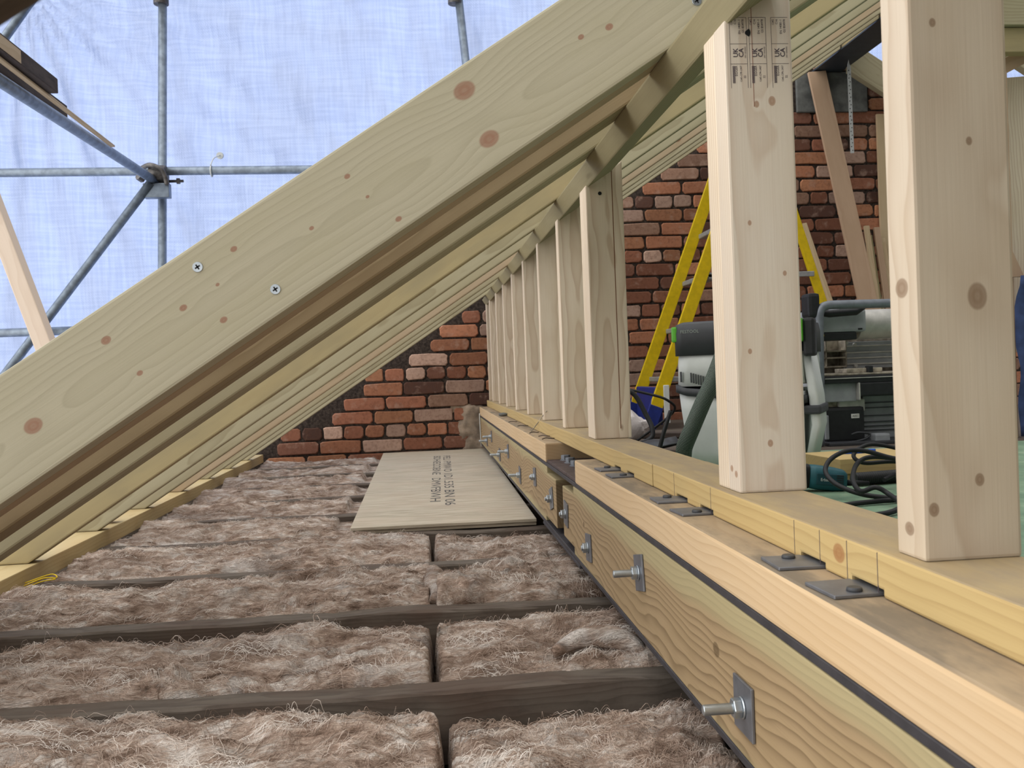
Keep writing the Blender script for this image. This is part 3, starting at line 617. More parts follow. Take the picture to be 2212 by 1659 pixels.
# ridge steel and rafters of the other slope
rp = [(2.24, 2.055), (2.41, 2.055), (2.41, 2.064), (2.33, 2.064), (2.33, 2.235), (2.41, 2.235), (2.41, 2.244), (2.24, 2.244), (2.24, 2.235), (2.322, 2.235), (2.322, 2.064), (2.24, 2.064)]
rs_ = MB().prism(rp, 2.4, 5.1, My).build('ridge_girder', plain('blue_grey_steel', lin(66, 74, 84), .5, .2, .1, 20), None, .001, 1); tag(rs_, 'blue grey steel ridge girder resting on the concrete padstone', 'steel beam')
o = MB().box((2.245, 2.4, 2.0645), (2.32, 5.03, 2.2345)).build('ridge_packing', M_RAF_TAN, None, .002); tag(o, 'tan packing timber in the web of the ridge girder', 'packing timber')
for k, y in enumerate((4.94, 4.5, 4.08, 3.66)):
    zr = 2.06; xs = 2.413
    o = timber('roof_rafter', (xs, y + .047, zr - .02), (cp, 0, -sp_), (sp_, 0, cp), [(0, -.02), (1.45, -.02), (1.45, RD), (-RD * TAN, RD), (-.013, 0)], .047, M_RAF, .003)
    tag(o, f'rafter of the far roof slope falling away from the ridge girder, {ordn[k]} from the gable', 'rafter', 'rafters of the far slope')
mb = MB(); V = []; n = 40
for i in range(n + 1):
    t = i / n; zz = 2.055 - t * .5; x = 2.36 + .012 * t; tw = 1.2 * max(0, 1 - t * 12)
    for s_ in (-1, 1):
        V.append((x + s_ * .0105 * math.cos(tw), 4.86 + s_ * .0105 * math.sin(tw) + .02 * t, zz))
mb.add(V, [(2 * i, 2 * i + 1, 2 * i + 3, 2 * i + 2) for i in range(n)])
st = mb.build('perforated_strap', plain('bright_galvanised', lin(206, 210, 212), .4, .3)); md = st.modifiers.new('thick', 'SOLIDIFY'); md.thickness = .0012
tag(st, 'perforated galvanised strap hanging from the ridge girder in front of the brickwork', 'strap')
for i in range(22):
    zz = 2.0 - i * .0205; t = (2.055 - zz) / .5
    MB().cyl((0, 0, 0), (0, -.0016, 0), .0028, 10).build('hole', M_RUBBER, st, 0, 1, Matrix.Translation((2.36 + .012 * t + (.003 if i % 2 else -.003), 4.86 + .02 * t - .0003, zz)))

# ------------------------------------------------------------------ scaffold outside the gable
YS = 5.5
sn = 90; xs = np.concatenate([np.linspace(-12, -3.2, 12), np.linspace(-3.1, 1.4, 170), np.linspace(1.5, 4.6, 14)]); zs = np.concatenate([np.linspace(-3.2, 0, 7), np.linspace(.05, 2.9, 110), np.linspace(3., 4.6, 10)]); X, Z = np.meshgrid(xs, zs)
rel = np.arctan2(Z - 2.9, X + 2.3); rad = np.hypot(Z - 2.9, X + 2.3)
fold = np.sin(rel * 34 + 2 * vnoise(X * 1.2, Z * 1.2, 0, 3)) * np.clip(1.8 - rad * .5, 0, 1) * .02
D = .05 * fbm(X * .8, Z * .5, 0, 2, 3) + .02 * fbm(X * 4.2 + .8 * Z, Z * 1.1, 0, 8, 3) + .006 * fbm(X * 9, Z * 7, 0, 12, 2) + fold + .022 * (1 - np.abs(fbm(X * 3.0 + Z * 1.3, Z * .5, 0, 6, 3)) * 1.5)
V = np.stack([X, YS + .17 + D, Z], -1).reshape(-1, 3); ii = np.arange(X.size).reshape(X.shape)
F = np.stack([ii[:-1, :-1], ii[:-1, 1:], ii[1:, 1:], ii[1:, :-1]], -1).reshape(-1, 4)
mb = MB(); mb.add(V.tolist(), F.tolist(), True)
tag(mb.build('debris_sheet', M_SHEET), 'pale blue translucent scaffold sheeting hung behind the tubes outside the gable', 'sheeting')
R_ = .0242
def pole(a, b, lab, g='scaffold tubes'):
    return tag(MB().tube([a, b], R_, 20).build('scaffold_tube', M_GALV), lab, 'scaffold tube', g)
pole((-1.375, YS, 3.6), (-1.665, YS, -3.1), 'upright galvanised scaffold tube passing the big coupler')
pole((.215, YS, 3.6), (.69, YS, -2.9), 'upright galvanised scaffold tube behind the knotty rafter')
pole((-4.0, YS - .05, 1.672), (3.6, YS - .05, 1.614), 'long level scaffold tube carrying the white sheet tie')
pole((-4.0, YS - .05, .757), (3.0, YS - .05, .775), 'low level scaffold tube crossing behind the leaning timber prop')
pole((-1.50, 2.3, 1.535), (-1.49, YS - .05, 1.598), 'scaffold tube running along the eaves under the dark timbers into the coupler')
pole((-1.50, YS - .10, 1.575), (-3.9, YS - .11, -1.46), 'diagonal scaffold brace falling from the coupler to the low tube')
pole((-1.9, YS - .11, 2.87), (-2.62, YS - .11, 1.88), 'diagonal scaffold brace rising behind the dark timbers')
def coupler(p, lab, full=True):
    t = empty('scaffold_coupler', p, lab, 'coupler', 'scaffold couplers'); t.scale = (1.25,) * 3
    mb = MB(); mb.tube([(.0, .0, -.034), (.0, .0, .034)], .034, 18); mb.build('clamp_body', M_COUP, t, .002, 1)
    MB().tube([(-.036, -.052, .028), (.036, -.052, .028)], .036, 18).build('clamp_band', M_COUP, t, .002, 1)
    MB().cyl((.035, -.01, .0), (.10, -.01, 0), .0065, 12).build('eye_bolt', M_COUP, t)
    hexbolt(MB(), (.07, -.01, 0), (1, 0, 0), .014, .014).build('flange_nut', M_COUP, t)
    if full:
        MB().box((-.065, -.075, -.085), (.05, -.03, -.02)).build('base_plate', M_GALV, t, .004)
        hexbolt(MB(), (-.06, -.08, -.005), (-.6, -1, .4), .016, .03).build('swivel_nut', M_COUP, t)
        MB().tube(smooth_path([(-.07, -.06, .05), (-.02, -.10, .055), (.03, -.10, .03), (.045, -.08, -.03)], 5), .011, 10).build('swivel_clamp', M_COUP, t)
coupler((-1.462, YS - .01, 1.60), 'big scaffold coupler where the level tube, upright and braces meet')
coupler((-1.425, YS, 2.66), 'scaffold coupler high on the upright beside the dark timbers', False)
coupler((.262, YS, 2.66), 'scaffold coupler high on the upright behind the knotty rafter', False)
t = empty('sheet_tie', (-1.172, YS - .05, 1.647), 'white plastic toggle tie holding the sheeting to the level tube', 'sheet tie')
MB().tube([(0, .03 * math.cos(a), .03 * math.sin(a)) for a in [i * .314 for i in range(20)]], .004, 8, False, True).build('loop', M_WHITEP, t)
MB().tube(smooth_path([(0, -.02, .03), (.008, .03, .08), (.018, .15, .125)], 5), .0035, 8).build('strap', M_WHITEP, t)
MB().cyl((.018, .15, .125), (.02, .165, .128), .02, 16).build('toggle', M_WHITEP, t)
# timbers lying on the eaves-side scaffold tube
def along(name, a, b, w, h, mat, lab, cat, roll=0.):
    a, b = Vector(a), Vector(b); d = (b - a).normalized(); s = d.cross(Vector((0, 0, 1))).normalized()
    s = Matrix.Rotation(roll, 3, d) @ s
    o = timber(name, a, d, s, [(0, 0), ((b - a).length, 0), ((b - a).length, w), (0, w)], h, mat, .004)
    return tag(o, lab, cat)
def lying(name, x0, x1, z0, z1, y0, y1, mat, lab, cat='old timber'):
    return tag(timber(name, (x0, y0, z0), (0, 1, 0), (0, 0, 1), [(0, 0), (y1 - y0, 0), (y1 - y0, z1 - z0), (0, z1 - z0)], x1 - x0, mat, .004), lab, cat)
dk = lying('old_timber', -1.437, -1.391, 1.592, 1.65, 2.0, 3.8, M_OLD, 'upper dark old timber with a fresh pale cut end on the scaffold')
MB().box((0, .004, .0462), (1.46, .05, .0475)).build('pale_cut', M_PALE, dk)
lying('old_timber', -1.565, -1.503, 1.60, 1.662, 2.0, 4.2, M_OLD, 'lower dark old timber resting on the scaffold tube under the pale batten')
along('batten', (-1.440, 4.62, 1.594), (-1.385, 2.0, 1.578), .022, .010, M_PALE, 'thin pale batten lying under the upper dark old timber', 'batten')
# leaning timber prop
o = timber('timber_prop', (-1.045, 2.7, .36), (-.31, 0, .95), (-.95, 0, -.31), [(0, 0), (1.32, 0), (1.32, .047), (0, .047)], .05, M_PROP, .003)
o.matrix_world = frame((-.930, 2.712, .0475), (-.31, .02, .95), (.95, 0, .31))
tag(o, 'pale pinkish timber prop leaning outside the eaves, behind the knotty rafter', 'timber prop')

# ------------------------------------------------------------------ debris on the bearer
tag(MB().tube(smooth_path([(.305, 2.72, .2518), (.318, 2.70, .27), (.332, 2.675, .293), (.345, 2.655, .312)], 5), .0014, 8).build('bent_nail', M_DUST), 'thin bent nail sticking up between the studs and the bearer', 'nail')
mb = MB(); bmv = bmesh.new(); bmesh.ops.create_icosphere(bmv, subdivisions=2, radius=.014)
mb.add([(v.co.x * 1.5 * (1 + .3 * float(vnoise(v.co.x * 90, v.co.y * 90, v.co.z * 90))), v.co.y, v.co.z * .55) for v in bmv.verts], [tuple(v.index for v in f_.verts) for f_ in bmv.faces], True); bmv.free()
tag(mb.build('stone_chip', M_CONC, None, 0, 1, Matrix.Translation((.308, 3.75, .2585))), 'grey stone chip lying on the bearer near the brick gable', 'stone chip')
for k, (x, y, a) in enumerate(((.30, 3.25, .3), (.306, 2.98, -.2), (.302, 2.62, .5), (.31, 2.46, -.4), (.307, 2.36, .2))):
    mb = MB(); mb.tube(smooth_path([(-.016, 0, .0018), (-.004, .003, .004), (.008, -.001, .0022), (.018, .004, .0018)], 4), .0013, 6)
    tag(mb.build('wood_splinter', M_OLD, None, 0, 1, Matrix.Translation((x, y, .2512)) @ Matrix.Rotation(a, 4, 'Z')), 'small dark wood splinter lying on the bearer beyond the splice', 'splinter', 'splinters on the bearer')
tag(MB().tube(smooth_path([(.281, 4.93, .04), (.279, 4.93, .2), (.281, 4.94, .212), (.29, 4.96, .212)], 4), .0022, 8).build('bent_rod', M_WHITEP), 'pale bent rod hooked round the end of the girder at the gable', 'rod')

# ------------------------------------------------------------------ boards leaning at the gable
def lean(name, p0, p1, w, T, mat, lab, cat='board', grp=None):
    """board from foot p0 to head p1, w along +x, T towards the wall"""
    d = Vector(p1) - Vector(p0); L = d.length; d.normalize(); s = (Vector((1, 0, 0)) - d * d.x).normalized()
    return tag(timber(name, p0, d, s, [(0, 0), (L, 0), (L, w), (0, w)], T, mat, .002), lab, cat, grp)
lean('leaning_board', (2.358, 4.60, DECK), (2.20, 5.02, 2.045), .104, .018, M_BOARDW, 'wide brown board leaning on the brick gable beside the hanging strap')
lean('leaning_pole', (2.325, 4.72, DECK), (2.135, 5.02, 1.2), .026, .02, M_PALE, 'thin pale batten leaning on the brickwork behind the ladder', 'batten')
for k, (x1, zt, w) in enumerate(((2.47, 1.17, .028), (2.50, 1.12, .024), (2.525, 1.16, .034), (2.56, 1.10, .04))):
    lean('leaning_offcut', (x1 + .03, 4.80 + .024 * (k % 2), DECK), (x1, 4.965 + .022 * (k % 2), zt), w, .018, (M_PALE, M_RAF, M_BOARDW, M_PALE)[k], f'leaning timber offcut, {ordn[k]} one away from the wide brown board', 'offcut', 'offcuts leaning at the gable')
lean('leaning_board', (2.60, 5.034, DECK), (2.60, 5.036, 1.81), .06, .018, M_PALE, 'narrow upright pale board against the brickwork beside the widest stud', 'board')
# framing seen past the widest stud
tag(MB().box((1.93, 3.0, 1.548), (3.0, 3.047, 1.70)).build('header_timber', M_RAF, None, .003), 'upper level header timber of the dormer framing', 'timber')
tag(MB().box((1.94, 3.02, 1.462), (3.0, 3.067, 1.546)).build('header_timber', M_RAF_TAN, None, .003), 'lower level header timber of the dormer framing', 'timber')
o = timber('dormer_brace', (1.99, 3.12, 1.37), (.87, 0, .42), (-.42, 0, .87), [(0, 0), (.4, 0), (.4, .05), (0, .05)], .04, M_BOARDW, .002); tag(o, 'brown sloping brace under the dormer header timbers', 'brace')
tag(timber('dormer_stud', (2.030, 3.06, DECK), (0, 0, 1), (1, 0, 0), [(0, 0), (1.27, 0), (1.28, .028), (0, .028)], .06, M_BOARDW, .002), 'brown upright of the dormer framing beside the widest stud', 'stud')
tag(timber('sheathing_board', (2.062, 3.165, DECK + .3), (0, 0, 1), (1, 0, 0), [(0, 0), (.985, 0), (1.02, .5), (0, .5)], .018, M_STUD, .001), 'pale nailed sheathing board on the dormer framing', 'board')
tag(timber('panel_offcut', (2.028, 3.03, .69), (0, 0, 1), (1, 0, 0), [(0, 0), (.11, 0), (.0, .05)], .015, M_BOARDW, .001), 'orange brown triangular offcut above the navy cloth', 'offcut')
mb = MB(); V = []; n = 16
for i in range(n + 1):
    for k in range(n + 1):
        u, v = k / n, i / n; V.append((2.03 + u * .22, 3.02 - .05 * math.sin(u * 3 + .4) + .02 * float(vnoise(u * 5, v * 5, 1)), .69 - v * (.69 - DECK - .01)))
mb.add(V, [(i * (n + 1) + k, i * (n + 1) + k + 1, (i + 1) * (n + 1) + k + 1, (i + 1) * (n + 1) + k) for i in range(n) for k in range(n)], True)
o = mb.build('navy_cloth', M_NAVY); md = o.modifiers.new('thick', 'SOLIDIFY'); md.thickness = .006; tag(o, 'navy blue cloth hanging below the triangular offcut', 'cloth')

# ------------------------------------------------------------------ yellow step ladder
lad = empty('step_ladder', (1.45, 4.5, DECK), 'yellow fibreglass step ladder with paint-splashed feet in front of the brick gable', 'ladder')
def Ml(v): return Vector(v) - Vector((1.45, 4.5, DECK))
apex = (1.69, 1.62); HL = lambda t: None
def rail(y, foot, head, w, name='rail'):
    a, b = Ml((foot[0], y, foot[1])), Ml((head[0], y, head[1])); d = (b - a).normalized(); s = Vector((0, 1, 0)); q = d.cross(s)
    M = Matrix(((d.x, s.x, q.x, a.x), (d.y, s.y, q.y, a.y), (d.z, s.z, q.z, a.z), (0, 0, 0, 1)))
    L = (b - a).length
    # C-section
    r = MB().prism([(0, 0), (L, 0), (L, .022), (0, .022)], 0, w, M).build(name, M_YEL, lad, .003)
    MB().prism([(-.004, -.002), (.10, -.002), (.13, .024), (-.004, .024)], -.002, w + .002, M).build('foot', M_BLUE, r, .002)
    return r
rail(4.30, (1.075, .135), (1.655, 1.60), .06); rail(4.74, (1.08, .135), (1.66, 1.60), .06)
rail(4.34, (2.13, .135), (1.70, 1.58), .04, 'back_rail'); rail(4.70, (2.13, .135), (1.70, 1.58), .04, 'back_rail')
for k, zz in enumerate((.365, .61, .855, 1.10, 1.345)):
    x = 1.10 + (zz - .135) * .396
    MB().box((x - .03, 4.31, zz - .012), (x + .055, 4.75, zz + .012)).build('tread', M_ALU, lad, .003, 1, Matrix.Translation(-Vector((1.45, 4.5, DECK))))
MB().box((1.36, 4.31, .835), (1.885, 4.322, .86)).build('spreader_bar', M_ALU, lad, .002, 1, Matrix.Translation(-Vector((1.45, 4.5, DECK))))
MB().box((1.58, 4.29, 1.58), (1.78, 4.77, 1.63)).build('top_platform', M_ALU, lad, .006, 1, Matrix.Translation(-Vector((1.45, 4.5, DECK))))
for (a, b) in (((1.12, 4.30, .27), (1.17, 4.74, .27)),):
    MB().box((1.085, 4.33, .15), (1.12, 4.72, .33)).build('blue_panel', M_BLUE, lad, .004, 1, Matrix.Translation(-Vector((1.45, 4.5, DECK))))
MB().box((1.098, 4.29, .16), (1.125, 4.3, .34)).build('paint_splash', M_WHITEP, lad, .002, 1, Matrix.Translation(-Vector((1.45, 4.5, DECK))) @ Matrix.Translation((.02, -.0, 0)))

# ------------------------------------------------------------------ dust extractor
A = Vector((.715, 2.62, DECK)); vac = empty('dust_extractor', A, 'white and dark grey dust extractor with green latches standing on the deck', 'dust extractor')
vac.rotation_euler = (0, 0, -math.radians(30))
def rr_loft(levels, n=6, k=4):
    """levels: (z, x0, x1, y0, y1, r) rounded rectangles lofted upwards"""
    V = []; ring = []
    for (z, x0, x1, y0, y1, r) in levels:
        for (cx, cy, a0) in ((x1 - r, y0 + r, -90), (x1 - r, y1 - r, 0), (x0 + r, y1 - r, 90), (x0 + r, y0 + r, 180)):
            for i in range(n):
                a = math.radians(a0 + 90 * i / (n - 1)); V.append((cx + r * math.cos(a), cy + r * math.sin(a), z))
    m = 4 * n; L = len(levels)
    F = [(l * m + i, l * m + (i + 1) % m, (l + 1) * m + (i + 1) % m, (l + 1) * m + i) for l in range(L - 1) for i in range(m)]
    mb = MB(); mb.add(V, F, True); mb.f += [tuple(reversed(range(m))), tuple((L - 1) * m + i for i in range(m))]; mb.sm += [False, False]; return mb
rr_loft([(.0, .035, .33, .02, .44, .03), (.05, .022, .345, .01, .45, .035), (.17, .008, .352, .004, .46, .04), (.215, .004, .356, .002, .46, .04)]).build('lower_tub', M_WHITEP, vac)
rr_loft([(.215, -.004, .364, -.006, .468, .04), (.237, -.004, .364, -.006, .468, .04)]).shear(-.3, .13).build('seam_band', M_DGREY, vac)
rr_loft([(.237, .002, .358, 0, .46, .04), (.31, .004, .356, 0, .46, .042), (.335, .006, .354, .004, .455, .045)]).build('upper_tub', M_WHITEP, vac)
hd = rr_loft([(.325, .0, .36, -.004, .46, .03), (.39, .0, .36, -.006, .46, .03), (.415, .004, .356, -.004, .455, .03), (.422, .02, .34, .01, .44, .03)]).build('head', M_DGREY, vac)
MB().box((-.006, .002, .365), (.012, .10, .41)).build('latch', M_GREEN, vac, .006); MB().box((.345, -.014, .35), (.362, .03, .415)).build('latch', M_GREEN, vac, .006)
MB().box((.36, .0, .31), (.392, .05, .415)).build('hook', M_BLACK, vac, .008)
mb = MB(); text(mb, 'FESTOOL', .013, (.024, -.0068, .39), (1, 0, 0), (0, 0, 1)); mb.build('lettering', plain('grey_lettering', lin(150, 160, 150), .5), vac)
for i in range(9): MB().box((.048 + i * .007, -.004, .248 - i * .0021), (.0505 + i * .007, .003, .276 - i * .0021)).build('vent_slot', M_DGREY, vac)
MB().box((.018, -.003, .25), (.022, .003, .28)).build('vent_slot', M_DGREY, vac)
MB().box((.118, -.004, .225), (.19, .004, .265)).build('recess', M_DGREY, vac, .003)
MB().prism([(.14, 0), (.20, 0), (.22, .22), (.14, .22)], -.006, .004, Mxz).build('dark_panel', M_BLACK, vac, .002)
rr_loft([(.33, .352, .372, .03, .2, .008), (.20, .366, .392, .03, .2, .008), (.12, .372, .396, .03, .2, .008), (.02, .352, .372, .03, .2, .008)]).build('side_fender', M_WHITEP, vac)
MB().box((.35, .02, .15), (.40, .21, .175)).build('fender_band', M_DGREY, vac, .006)
# woven hose
hp_ = smooth_path([(.80, 2.36, .60), (.772, 2.30, .50), (.722, 2.27, .395), (.690, 2.26, .338), (.657, 2.26, .269), (.640, 2.27, .225), (.634, 2.29, .185), (.60, 2.36, .156), (.50, 2.48, .154)], 10)
mb = MB(); mb.tube(hp_, .0205, 28); ho = mb.build('vacuum_hose', M_HOSE); me = ho.data
uvv = []; acc = 0.; P_ = [Vector(p) for p in hp_]
cum = [0.]
for a, b in zip(P_, P_[1:]): cum.append(cum[-1] + (b - a).length)
for i in range(len(P_)):
    for j in range(28): uvv += [(j / 28 * 22) if True else 0, cum[i] / .0065, 0]
at = me.attributes.new('hoseuv', 'FLOAT_VECTOR', 'POINT'); at.data.foreach_set('vector', uvv[:len(me.vertices) * 3])
tag(ho, 'thick dark woven vacuum hose looping down in front of the dust extractor', 'hose')
mb = MB(); pts = [(.47 + .0016 * i, 2.50 - .0003 * i, .152) for i in range(90)]; mb.tube(pts, [.019 + (.0022 if i % 4 < 2 else 0) for i in range(90)], 18)
tag(mb.build('ribbed_hose', M_BLACK, None, 0, 1, Matrix.Translation((.09, .04, 0))), 'black ribbed hose end lying on the deck behind the sole plate', 'hose')

# ------------------------------------------------------------------ clutter between ladder and extractor
def cable(name, pts, r, lab, mat=None, k=8):
    return tag(MB().tube(smooth_path(pts, k), r, 10).build(name, mat or M_RUBBER), lab, 'cable')
cable('black_cable', [(.80, 3.55, .135), (.93, 3.45, .25), (.90, 3.4, .30), (.82, 3.42, .33), (.74, 3.45, .345), (.70, 3.5, .30)], .005, 'black cable arching across the feet of the yellow ladder')
cable('black_cable', [(.69, 2.58, .30), (.665, 2.57, .24), (.645, 2.57, .18), (.61, 2.57, .14)], .006, 'black cable hanging straight down beside the woven hose')
mb = MB(); mb.tube(smooth_path([(.68, 3.35, .34), (.755, 3.35, .335), (.80, 3.33, .25), (.815, 3.31, .2), (.80, 3.30, .165), (.70, 3.28, .135)], 7), .009, 12)
tag(mb.build('curved_handle', M_BLACK), 'black curved tube handle standing beside the white bag', 'handle')
mb = MB(); bmv = bmesh.new(); bmesh.ops.create_icosphere(bmv, subdivisions=4, radius=.075)
mb.add([(v.co.x * (1 + .28 * float(fbm(v.co.x * 22, v.co.y * 22, v.co.z * 22, 4, 3))), v.co.y, v.co.z * (.8 + .28 * float(fbm(v.co.x * 20, v.co.y * 20, v.co.z * 20 + 9, 5, 3)))) for v in bmv.verts], [tuple(v.index for v in f_.verts) for f_ in bmv.faces]); bmv.free()
tag(mb.build('crumpled_bag', M_BAG, None, 0, 1, Matrix.Translation((.79, 3.62, DECK + .066))), 'crumpled white bag lying on the deck behind the streaked stud', 'bag')
mb = MB(); V = []; n = 14
for i in range(n + 1):
    for k in range(n + 1):
        u, v = k / n, i / n; V.append((u * .3, v * .22, .004 + .06 * max(0, u - .35) * (1 - .4 * v) + .012 * (1 + float(vnoise(u * 4, v * 4, 2)))))
mb.add(V, [(i * (n + 1) + k, i * (n + 1) + k + 1, (i + 1) * (n + 1) + k + 1, (i + 1) * (n + 1) + k) for i in range(n) for k in range(n)], True)
o = mb.build('dark_mat', M_DGREY, None, 0, 1, Matrix.Translation((.56, 3.0, DECK))); md = o.modifiers.new('thick', 'SOLIDIFY'); md.thickness = .004; tag(o, 'dark grey rumpled mat lying beside the dust extractor', 'mat')
lean('deck_offcut', (.70, 3.9, DECK + .001), (1.05, 3.7, DECK + .004), .1, .02, M_OLD, 'dirty old board lying on the deck by the ladder feet', 'board')

# ------------------------------------------------------------------ table saw
SO = Vector((1.34, 3.10, DECK)); saw = empty('table_saw', SO, 'grey table saw tipped on end behind the dust extractor, with tube frame and black motor', 'table saw')
def sb(name, x0, x1, z0, z1, y0, y1, mat, bev=.004, par=None):
    return MB().box((x0 - SO.x, y0 - SO.y, z0 - SO.z), (x1 - SO.x, y1 - SO.y, z1 - SO.z)).build(name, mat, par or saw, bev)
sl = lambda p: (p[0] - SO.x, p[1] - SO.y, p[2] - SO.z)
MB().tube([sl(p) for p in smooth_path([(1.345, 3.08, DECK + .003), (1.352, 3.08, .35), (1.357, 3.08, .55), (1.362, 3.08, .597), (1.385, 3.08, .615), (1.45, 3.08, .617), (1.65, 3.08, .616), (1.95, 3.08, .612)], 6)], .0155, 18).build('frame_tube', M_TUBEG, saw)
MB().tube([sl(p) for p in [(1.309, 3.2, DECK + .003), (1.318, 3.2, .62), (1.325, 3.2, .66)]], .012, 16).build('inner_tube', M_TUBEG, saw)
sb('corner_bracket', 1.318, 1.36, .575, .66, 3.07, 3.14, M_BLACK, .012)
sb('cross_panel', 1.33, 1.352, .44, .57, 3.12, 3.16, M_GREYP)
MB().tube([sl(p) for p in [(1.385, 3.14, .598), (1.42, 3.14, .59), (1.52, 3.14, .595), (1.545, 3.14, .612)]], .013, 12).build('grip', M_BLACK, saw)
sb('blade_guard', 1.375, 1.568, .524, .607, 3.16, 3.30, M_GREYP, .012)
MB().cyl(sl((1.566, 3.25, .553)), sl((1.80, 3.25, .553)), .054, 28).build('motor_drum', M_LGREY, saw, .006)
sb('guard_slot', 1.535, 1.549, .531, .537, 3.156, 3.17, M_RUBBER, 0)
sb('under_bracket', 1.40, 1.53, .497, .524, 3.16, 3.28, M_BLACK, .004); sb('yellow_mark', 1.382, 1.405, .512, .518, 3.15, 3.2, M_YEL, 0)
sb('table_underside', 1.37, 1.84, .33, .51, 3.36, 3.38, M_DUST, .002)
for zz in (.46, .435, .402): sb('rib', 1.38, 1.556, zz - .003, zz + .003, 3.30, 3.36, M_DUST, .001)
for xx in (1.413, 1.478, 1.554): sb('rib', xx - .002, xx + .002, .40, .50, 3.30, 3.36, M_DUST, .001)
sb('slatted_panel', 1.562, 1.84, .392, .492, 3.32, 3.345, M_GREYP, .002)
for zz in (.41, .432, .452, .476): sb('slat', 1.562, 1.84, zz - .0025, zz + .0025, 3.312, 3.322, M_LGREY, .001)
for (xx, zz) in ((1.558, .488), (1.59, .482), (1.592, .402)): MB().cyl(sl((xx, 3.30, zz)), sl((xx, 3.312, zz)), .006, 14).build('screw_head', M_LGREY, saw, .001)
sb('shelf_plate', 1.375, 1.84, .372, .379, 3.10, 3.34, M_DUST, .002); sb('sliding_block', 1.47, 1.60, .379, .395, 3.12, 3.22, M_DUST, .003); sb('clamp_knob', 1.54, 1.556, .379, .402, 3.1, 3.13, M_BLACK, .003)
sb('side_rail', 1.375, 1.84, .345, .371, 3.09, 3.14, M_BLACK, .003); sb('rail_trim', 1.375, 1.84, .361, .364, 3.086, 3.09, M_LGREY, 0)
sb('body_panel', 1.37, 1.498, .28, .345, 3.11, 3.3, M_GREYP, .004); sb('tray', 1.498, 1.84, .298, .345, 3.085, 3.3, M_BLACK, .005); sb('tray_edge', 1.494, 1.499, .285, .345, 3.084, 3.11, M_LGREY, .001)
mo = sb('motor_box', 1.39, 1.53, .135, .262, 3.12, 3.26, M_BLACK, .012); sb('motor_cap', 1.44, 1.537, .243, .288, 3.13, 3.25, M_LGREY, .006); sb('gear_block', 1.40, 1.455, .25, .29, 3.14, 3.25, M_DUST, .006)
lb = sb('voltage_label', 1.479, 1.508, .2205, .2360, 3.117, 3.121, M_LABEL, .0005)
mb = MB(); text(mb, '230V', .0115, sl((1.5055, 3.1163, .2325)), (-1, 0, 0), (0, 0, -1), 'LEFT', .95); mb.build('lettering', M_RUBBER, saw)
sb('slatted_door', 1.562, 1.84, DECK + .01, .293, 3.20, 3.23, M_GREYP, .003)
for zz in (.17, .185, .20, .222, .25, .268): sb('slat', 1.563, 1.84, zz - .0015, zz + .0015, 3.192, 3.2, M_DGREY, 0)
sb('base_plate', 1.37, 1.84, DECK, DECK + .012, 3.06, 3.3, M_DGREY, .003); sb('foot', 1.545, 1.60, DECK + .006, DECK + .035, 3.08, 3.12, M_GREYP, .006)
sb('back_panel', 1.37, 1.56, DECK + .01, .30, 3.32, 3.34, M_BLACK, .003); sb('tall_vent', 1.381, 1.394, .15, .235, 3.11, 3.13, M_GREYP, .004)
MB().tube([sl(p) for p in smooth_path([(1.47, 3.10, .165), (1.49, 3.09, .172), (1.53, 3.09, .165), (1.51, 3.09, .148), (1.44, 3.08, .138), (1.39, 3.09, .14)], 6)], .004, 8).build('power_lead', M_DGREY, saw)

# ------------------------------------------------------------------ timber blocks, tool and cables on the deck
e1, e2 = Vector((.998, .06, 0)), Vector((-.06, .998, 0))
tag(timber('timber_block', (.99, 2.125, DECK), e1, e2, [(0, 0), (.30, 0), (.30, .19), (0, .19)], .023, M_BLOCK, .002), 'lower yellowish timber block under the one with the blue spacer', 'timber block')
tag(timber('timber_block', (.972, 2.118, DECK + .0235), e1, e2, [(0, 0), (.32, 0), (.32, .20), (0, .20)], .036, M_BLOCK, .002), 'upper yellowish timber block with a blue spacer lying on it', 'timber block')
mb = MB(); mb.prism([(0, .004), (.006, 0), (.09, -.001), (.097, .006), (.092, .014), (.006, .013)], 0, .009); o = mb.build('blue_spacer', M_BLUEP, None, .0015, 2, Matrix.Translation((1.026, 2.232, DECK + .0597)))
tag(o, 'bright blue plastic spacer lying on the upper timber block', 'spacer')
tl = empty('multi_tool', (.893, 2.03, DECK + .028), 'teal and black corded power tool lying on the green deck', 'power tool'); tl.rotation_euler = (0, .10, -.22)
def octx(levels, mat, name):
    V = []; n = 16
    for (x, ry, rz, cz) in levels:
        for i in range(n):
            a = 2 * math.pi * i / n; c_, s_ = math.cos(a), math.sin(a); q = (abs(c_) ** 4 + abs(s_) ** 4) ** -.25; V.append((x, ry * c_ * q, cz + rz * s_ * q))
    L = len(levels); mb = MB(); mb.add(V, [(l * n + i, l * n + (i + 1) % n, (l + 1) * n + (i + 1) % n, (l + 1) * n + i) for l in range(L - 1) for i in range(n)], True)
    mb.f += [tuple(reversed(range(n))), tuple((L - 1) * n + i for i in range(n))]; mb.sm += [False, False]; return mb.build(name, mat, tl)
octx([(-.036, .026, .026, .003), (-.02, .027, .0275, .002), (.02, .026, .0265, 0), (.04, .0245, .024, -.001), (.047, .020, .019, -.002)], M_TEAL, 'body')
octx([(-.20, .02, .02, .004), (-.10, .024, .025, .004), (-.036, .0265, .027, .003)], M_BLACK, 'grip')
MB().box((-.022, -.0285, -.012), (.038, -.024, .014)).build('badge_panel', plain('dark_teal', lin(26, 66, 76), .4), tl, .003)
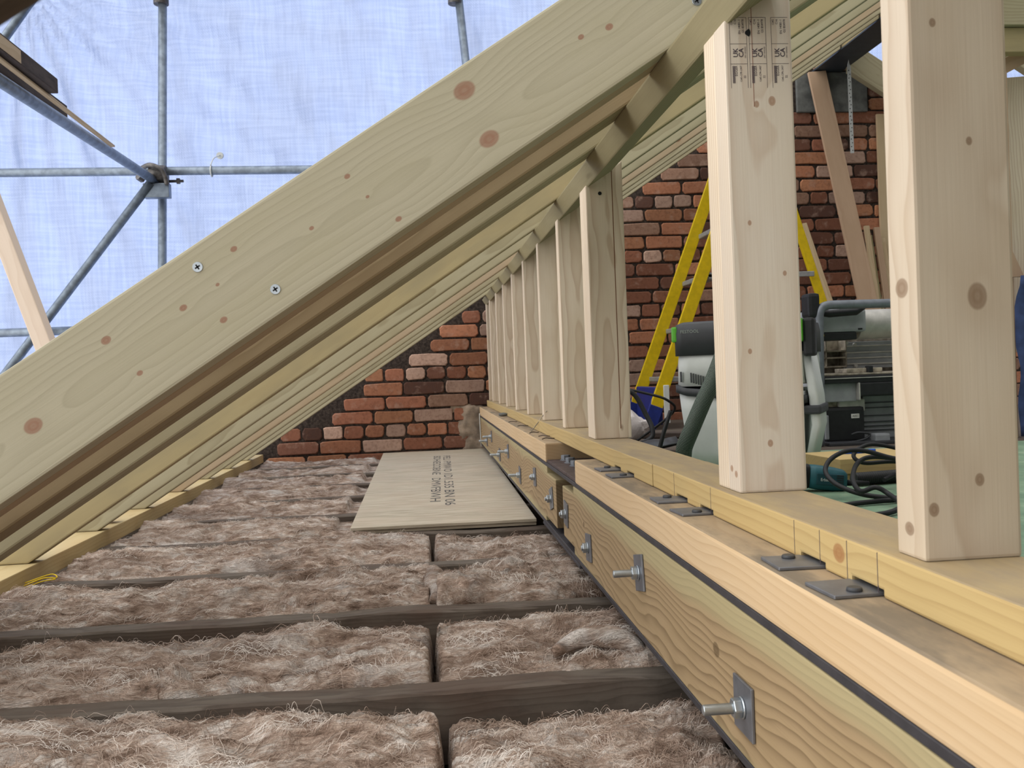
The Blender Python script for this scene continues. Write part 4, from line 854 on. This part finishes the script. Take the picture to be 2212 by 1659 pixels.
mb = MB(); text(mb, 'Erbauer', .0095, (-.013, -.0289, -.003), (1, 0, 0), (0, 0, 1), 'LEFT', .9); mb.build('lettering', M_LABEL, tl)
for i in range(5): MB().box((.022, -.0292, -.010 + i * .005), (.037, -.028, -.0078 + i * .005)).build('vent_slot', M_BLACK, tl)
MB().cyl((.045, 0, -.006), (.10, .004, -.004), .0075, 12, .005).build('cable_boot', M_RUBBER, tl)
cable('tool_cable', [(1.02, 2.0, .152), (1.08, 2.03, .165), (1.16, 2.06, .17), (1.24, 2.06, .16)], .0048, 'black tool cable running from the teal tool behind the widest stud')
cable('extension_cable', [(.79, 1.765, DECK + .006), (.87, 1.79, DECK + .007), (.96, 1.80, DECK + .008), (1.02, 1.79, .14), (1.08, 1.76, .138)], .0052, 'black cable lying straight across the green deck')
cable('extension_cable', [(.79, 1.64, DECK + .006), (.85, 1.655, DECK + .007), (.90, 1.70, DECK + .012), (.918, 1.78, .152), (.90, 1.80, .165), (.88, 1.825, .155), (.90, 1.9, .17), (.95, 1.98, .195), (1.0, 2.0, .205), (1.1, 2.0, .19)], .0052, 'black cable curling up off the green deck in a bent loop')
cable('extension_cable', [(1.10, 1.78, DECK + .006), (.93, 1.82, DECK + .01), (.87, 1.88, .155), (.855, 1.93, .18), (.875, 1.96, .205), (.92, 1.98, .222), (.965, 1.98, .222), (1.02, 1.97, .205), (1.08, 1.95, .19)], .0052, 'black cable standing up in a wide round loop before the timber blocks')
cable('extension_cable', [(1.12, 2.04, .205), (1.03, 2.05, .228), (.985, 2.04, .222), (.965, 2.03, .205), (.985, 2.02, .19), (1.05, 2.02, .19), (1.12, 2.01, .182)], .0048, 'black cable making a small loop behind the wide round one')
mb = MB(); mb.tube([(.985 + .0011 * i, 2.075 + .0002 * i, DECK + .0165) for i in range(150)], [.0125 + (.003 if i % 5 < 3 else 0) for i in range(150)], 14)
tag(mb.build('ribbed_tool_hose', M_RUBBER), 'black ribbed rubber sleeve lying in front of the timber blocks', 'rubber sleeve')
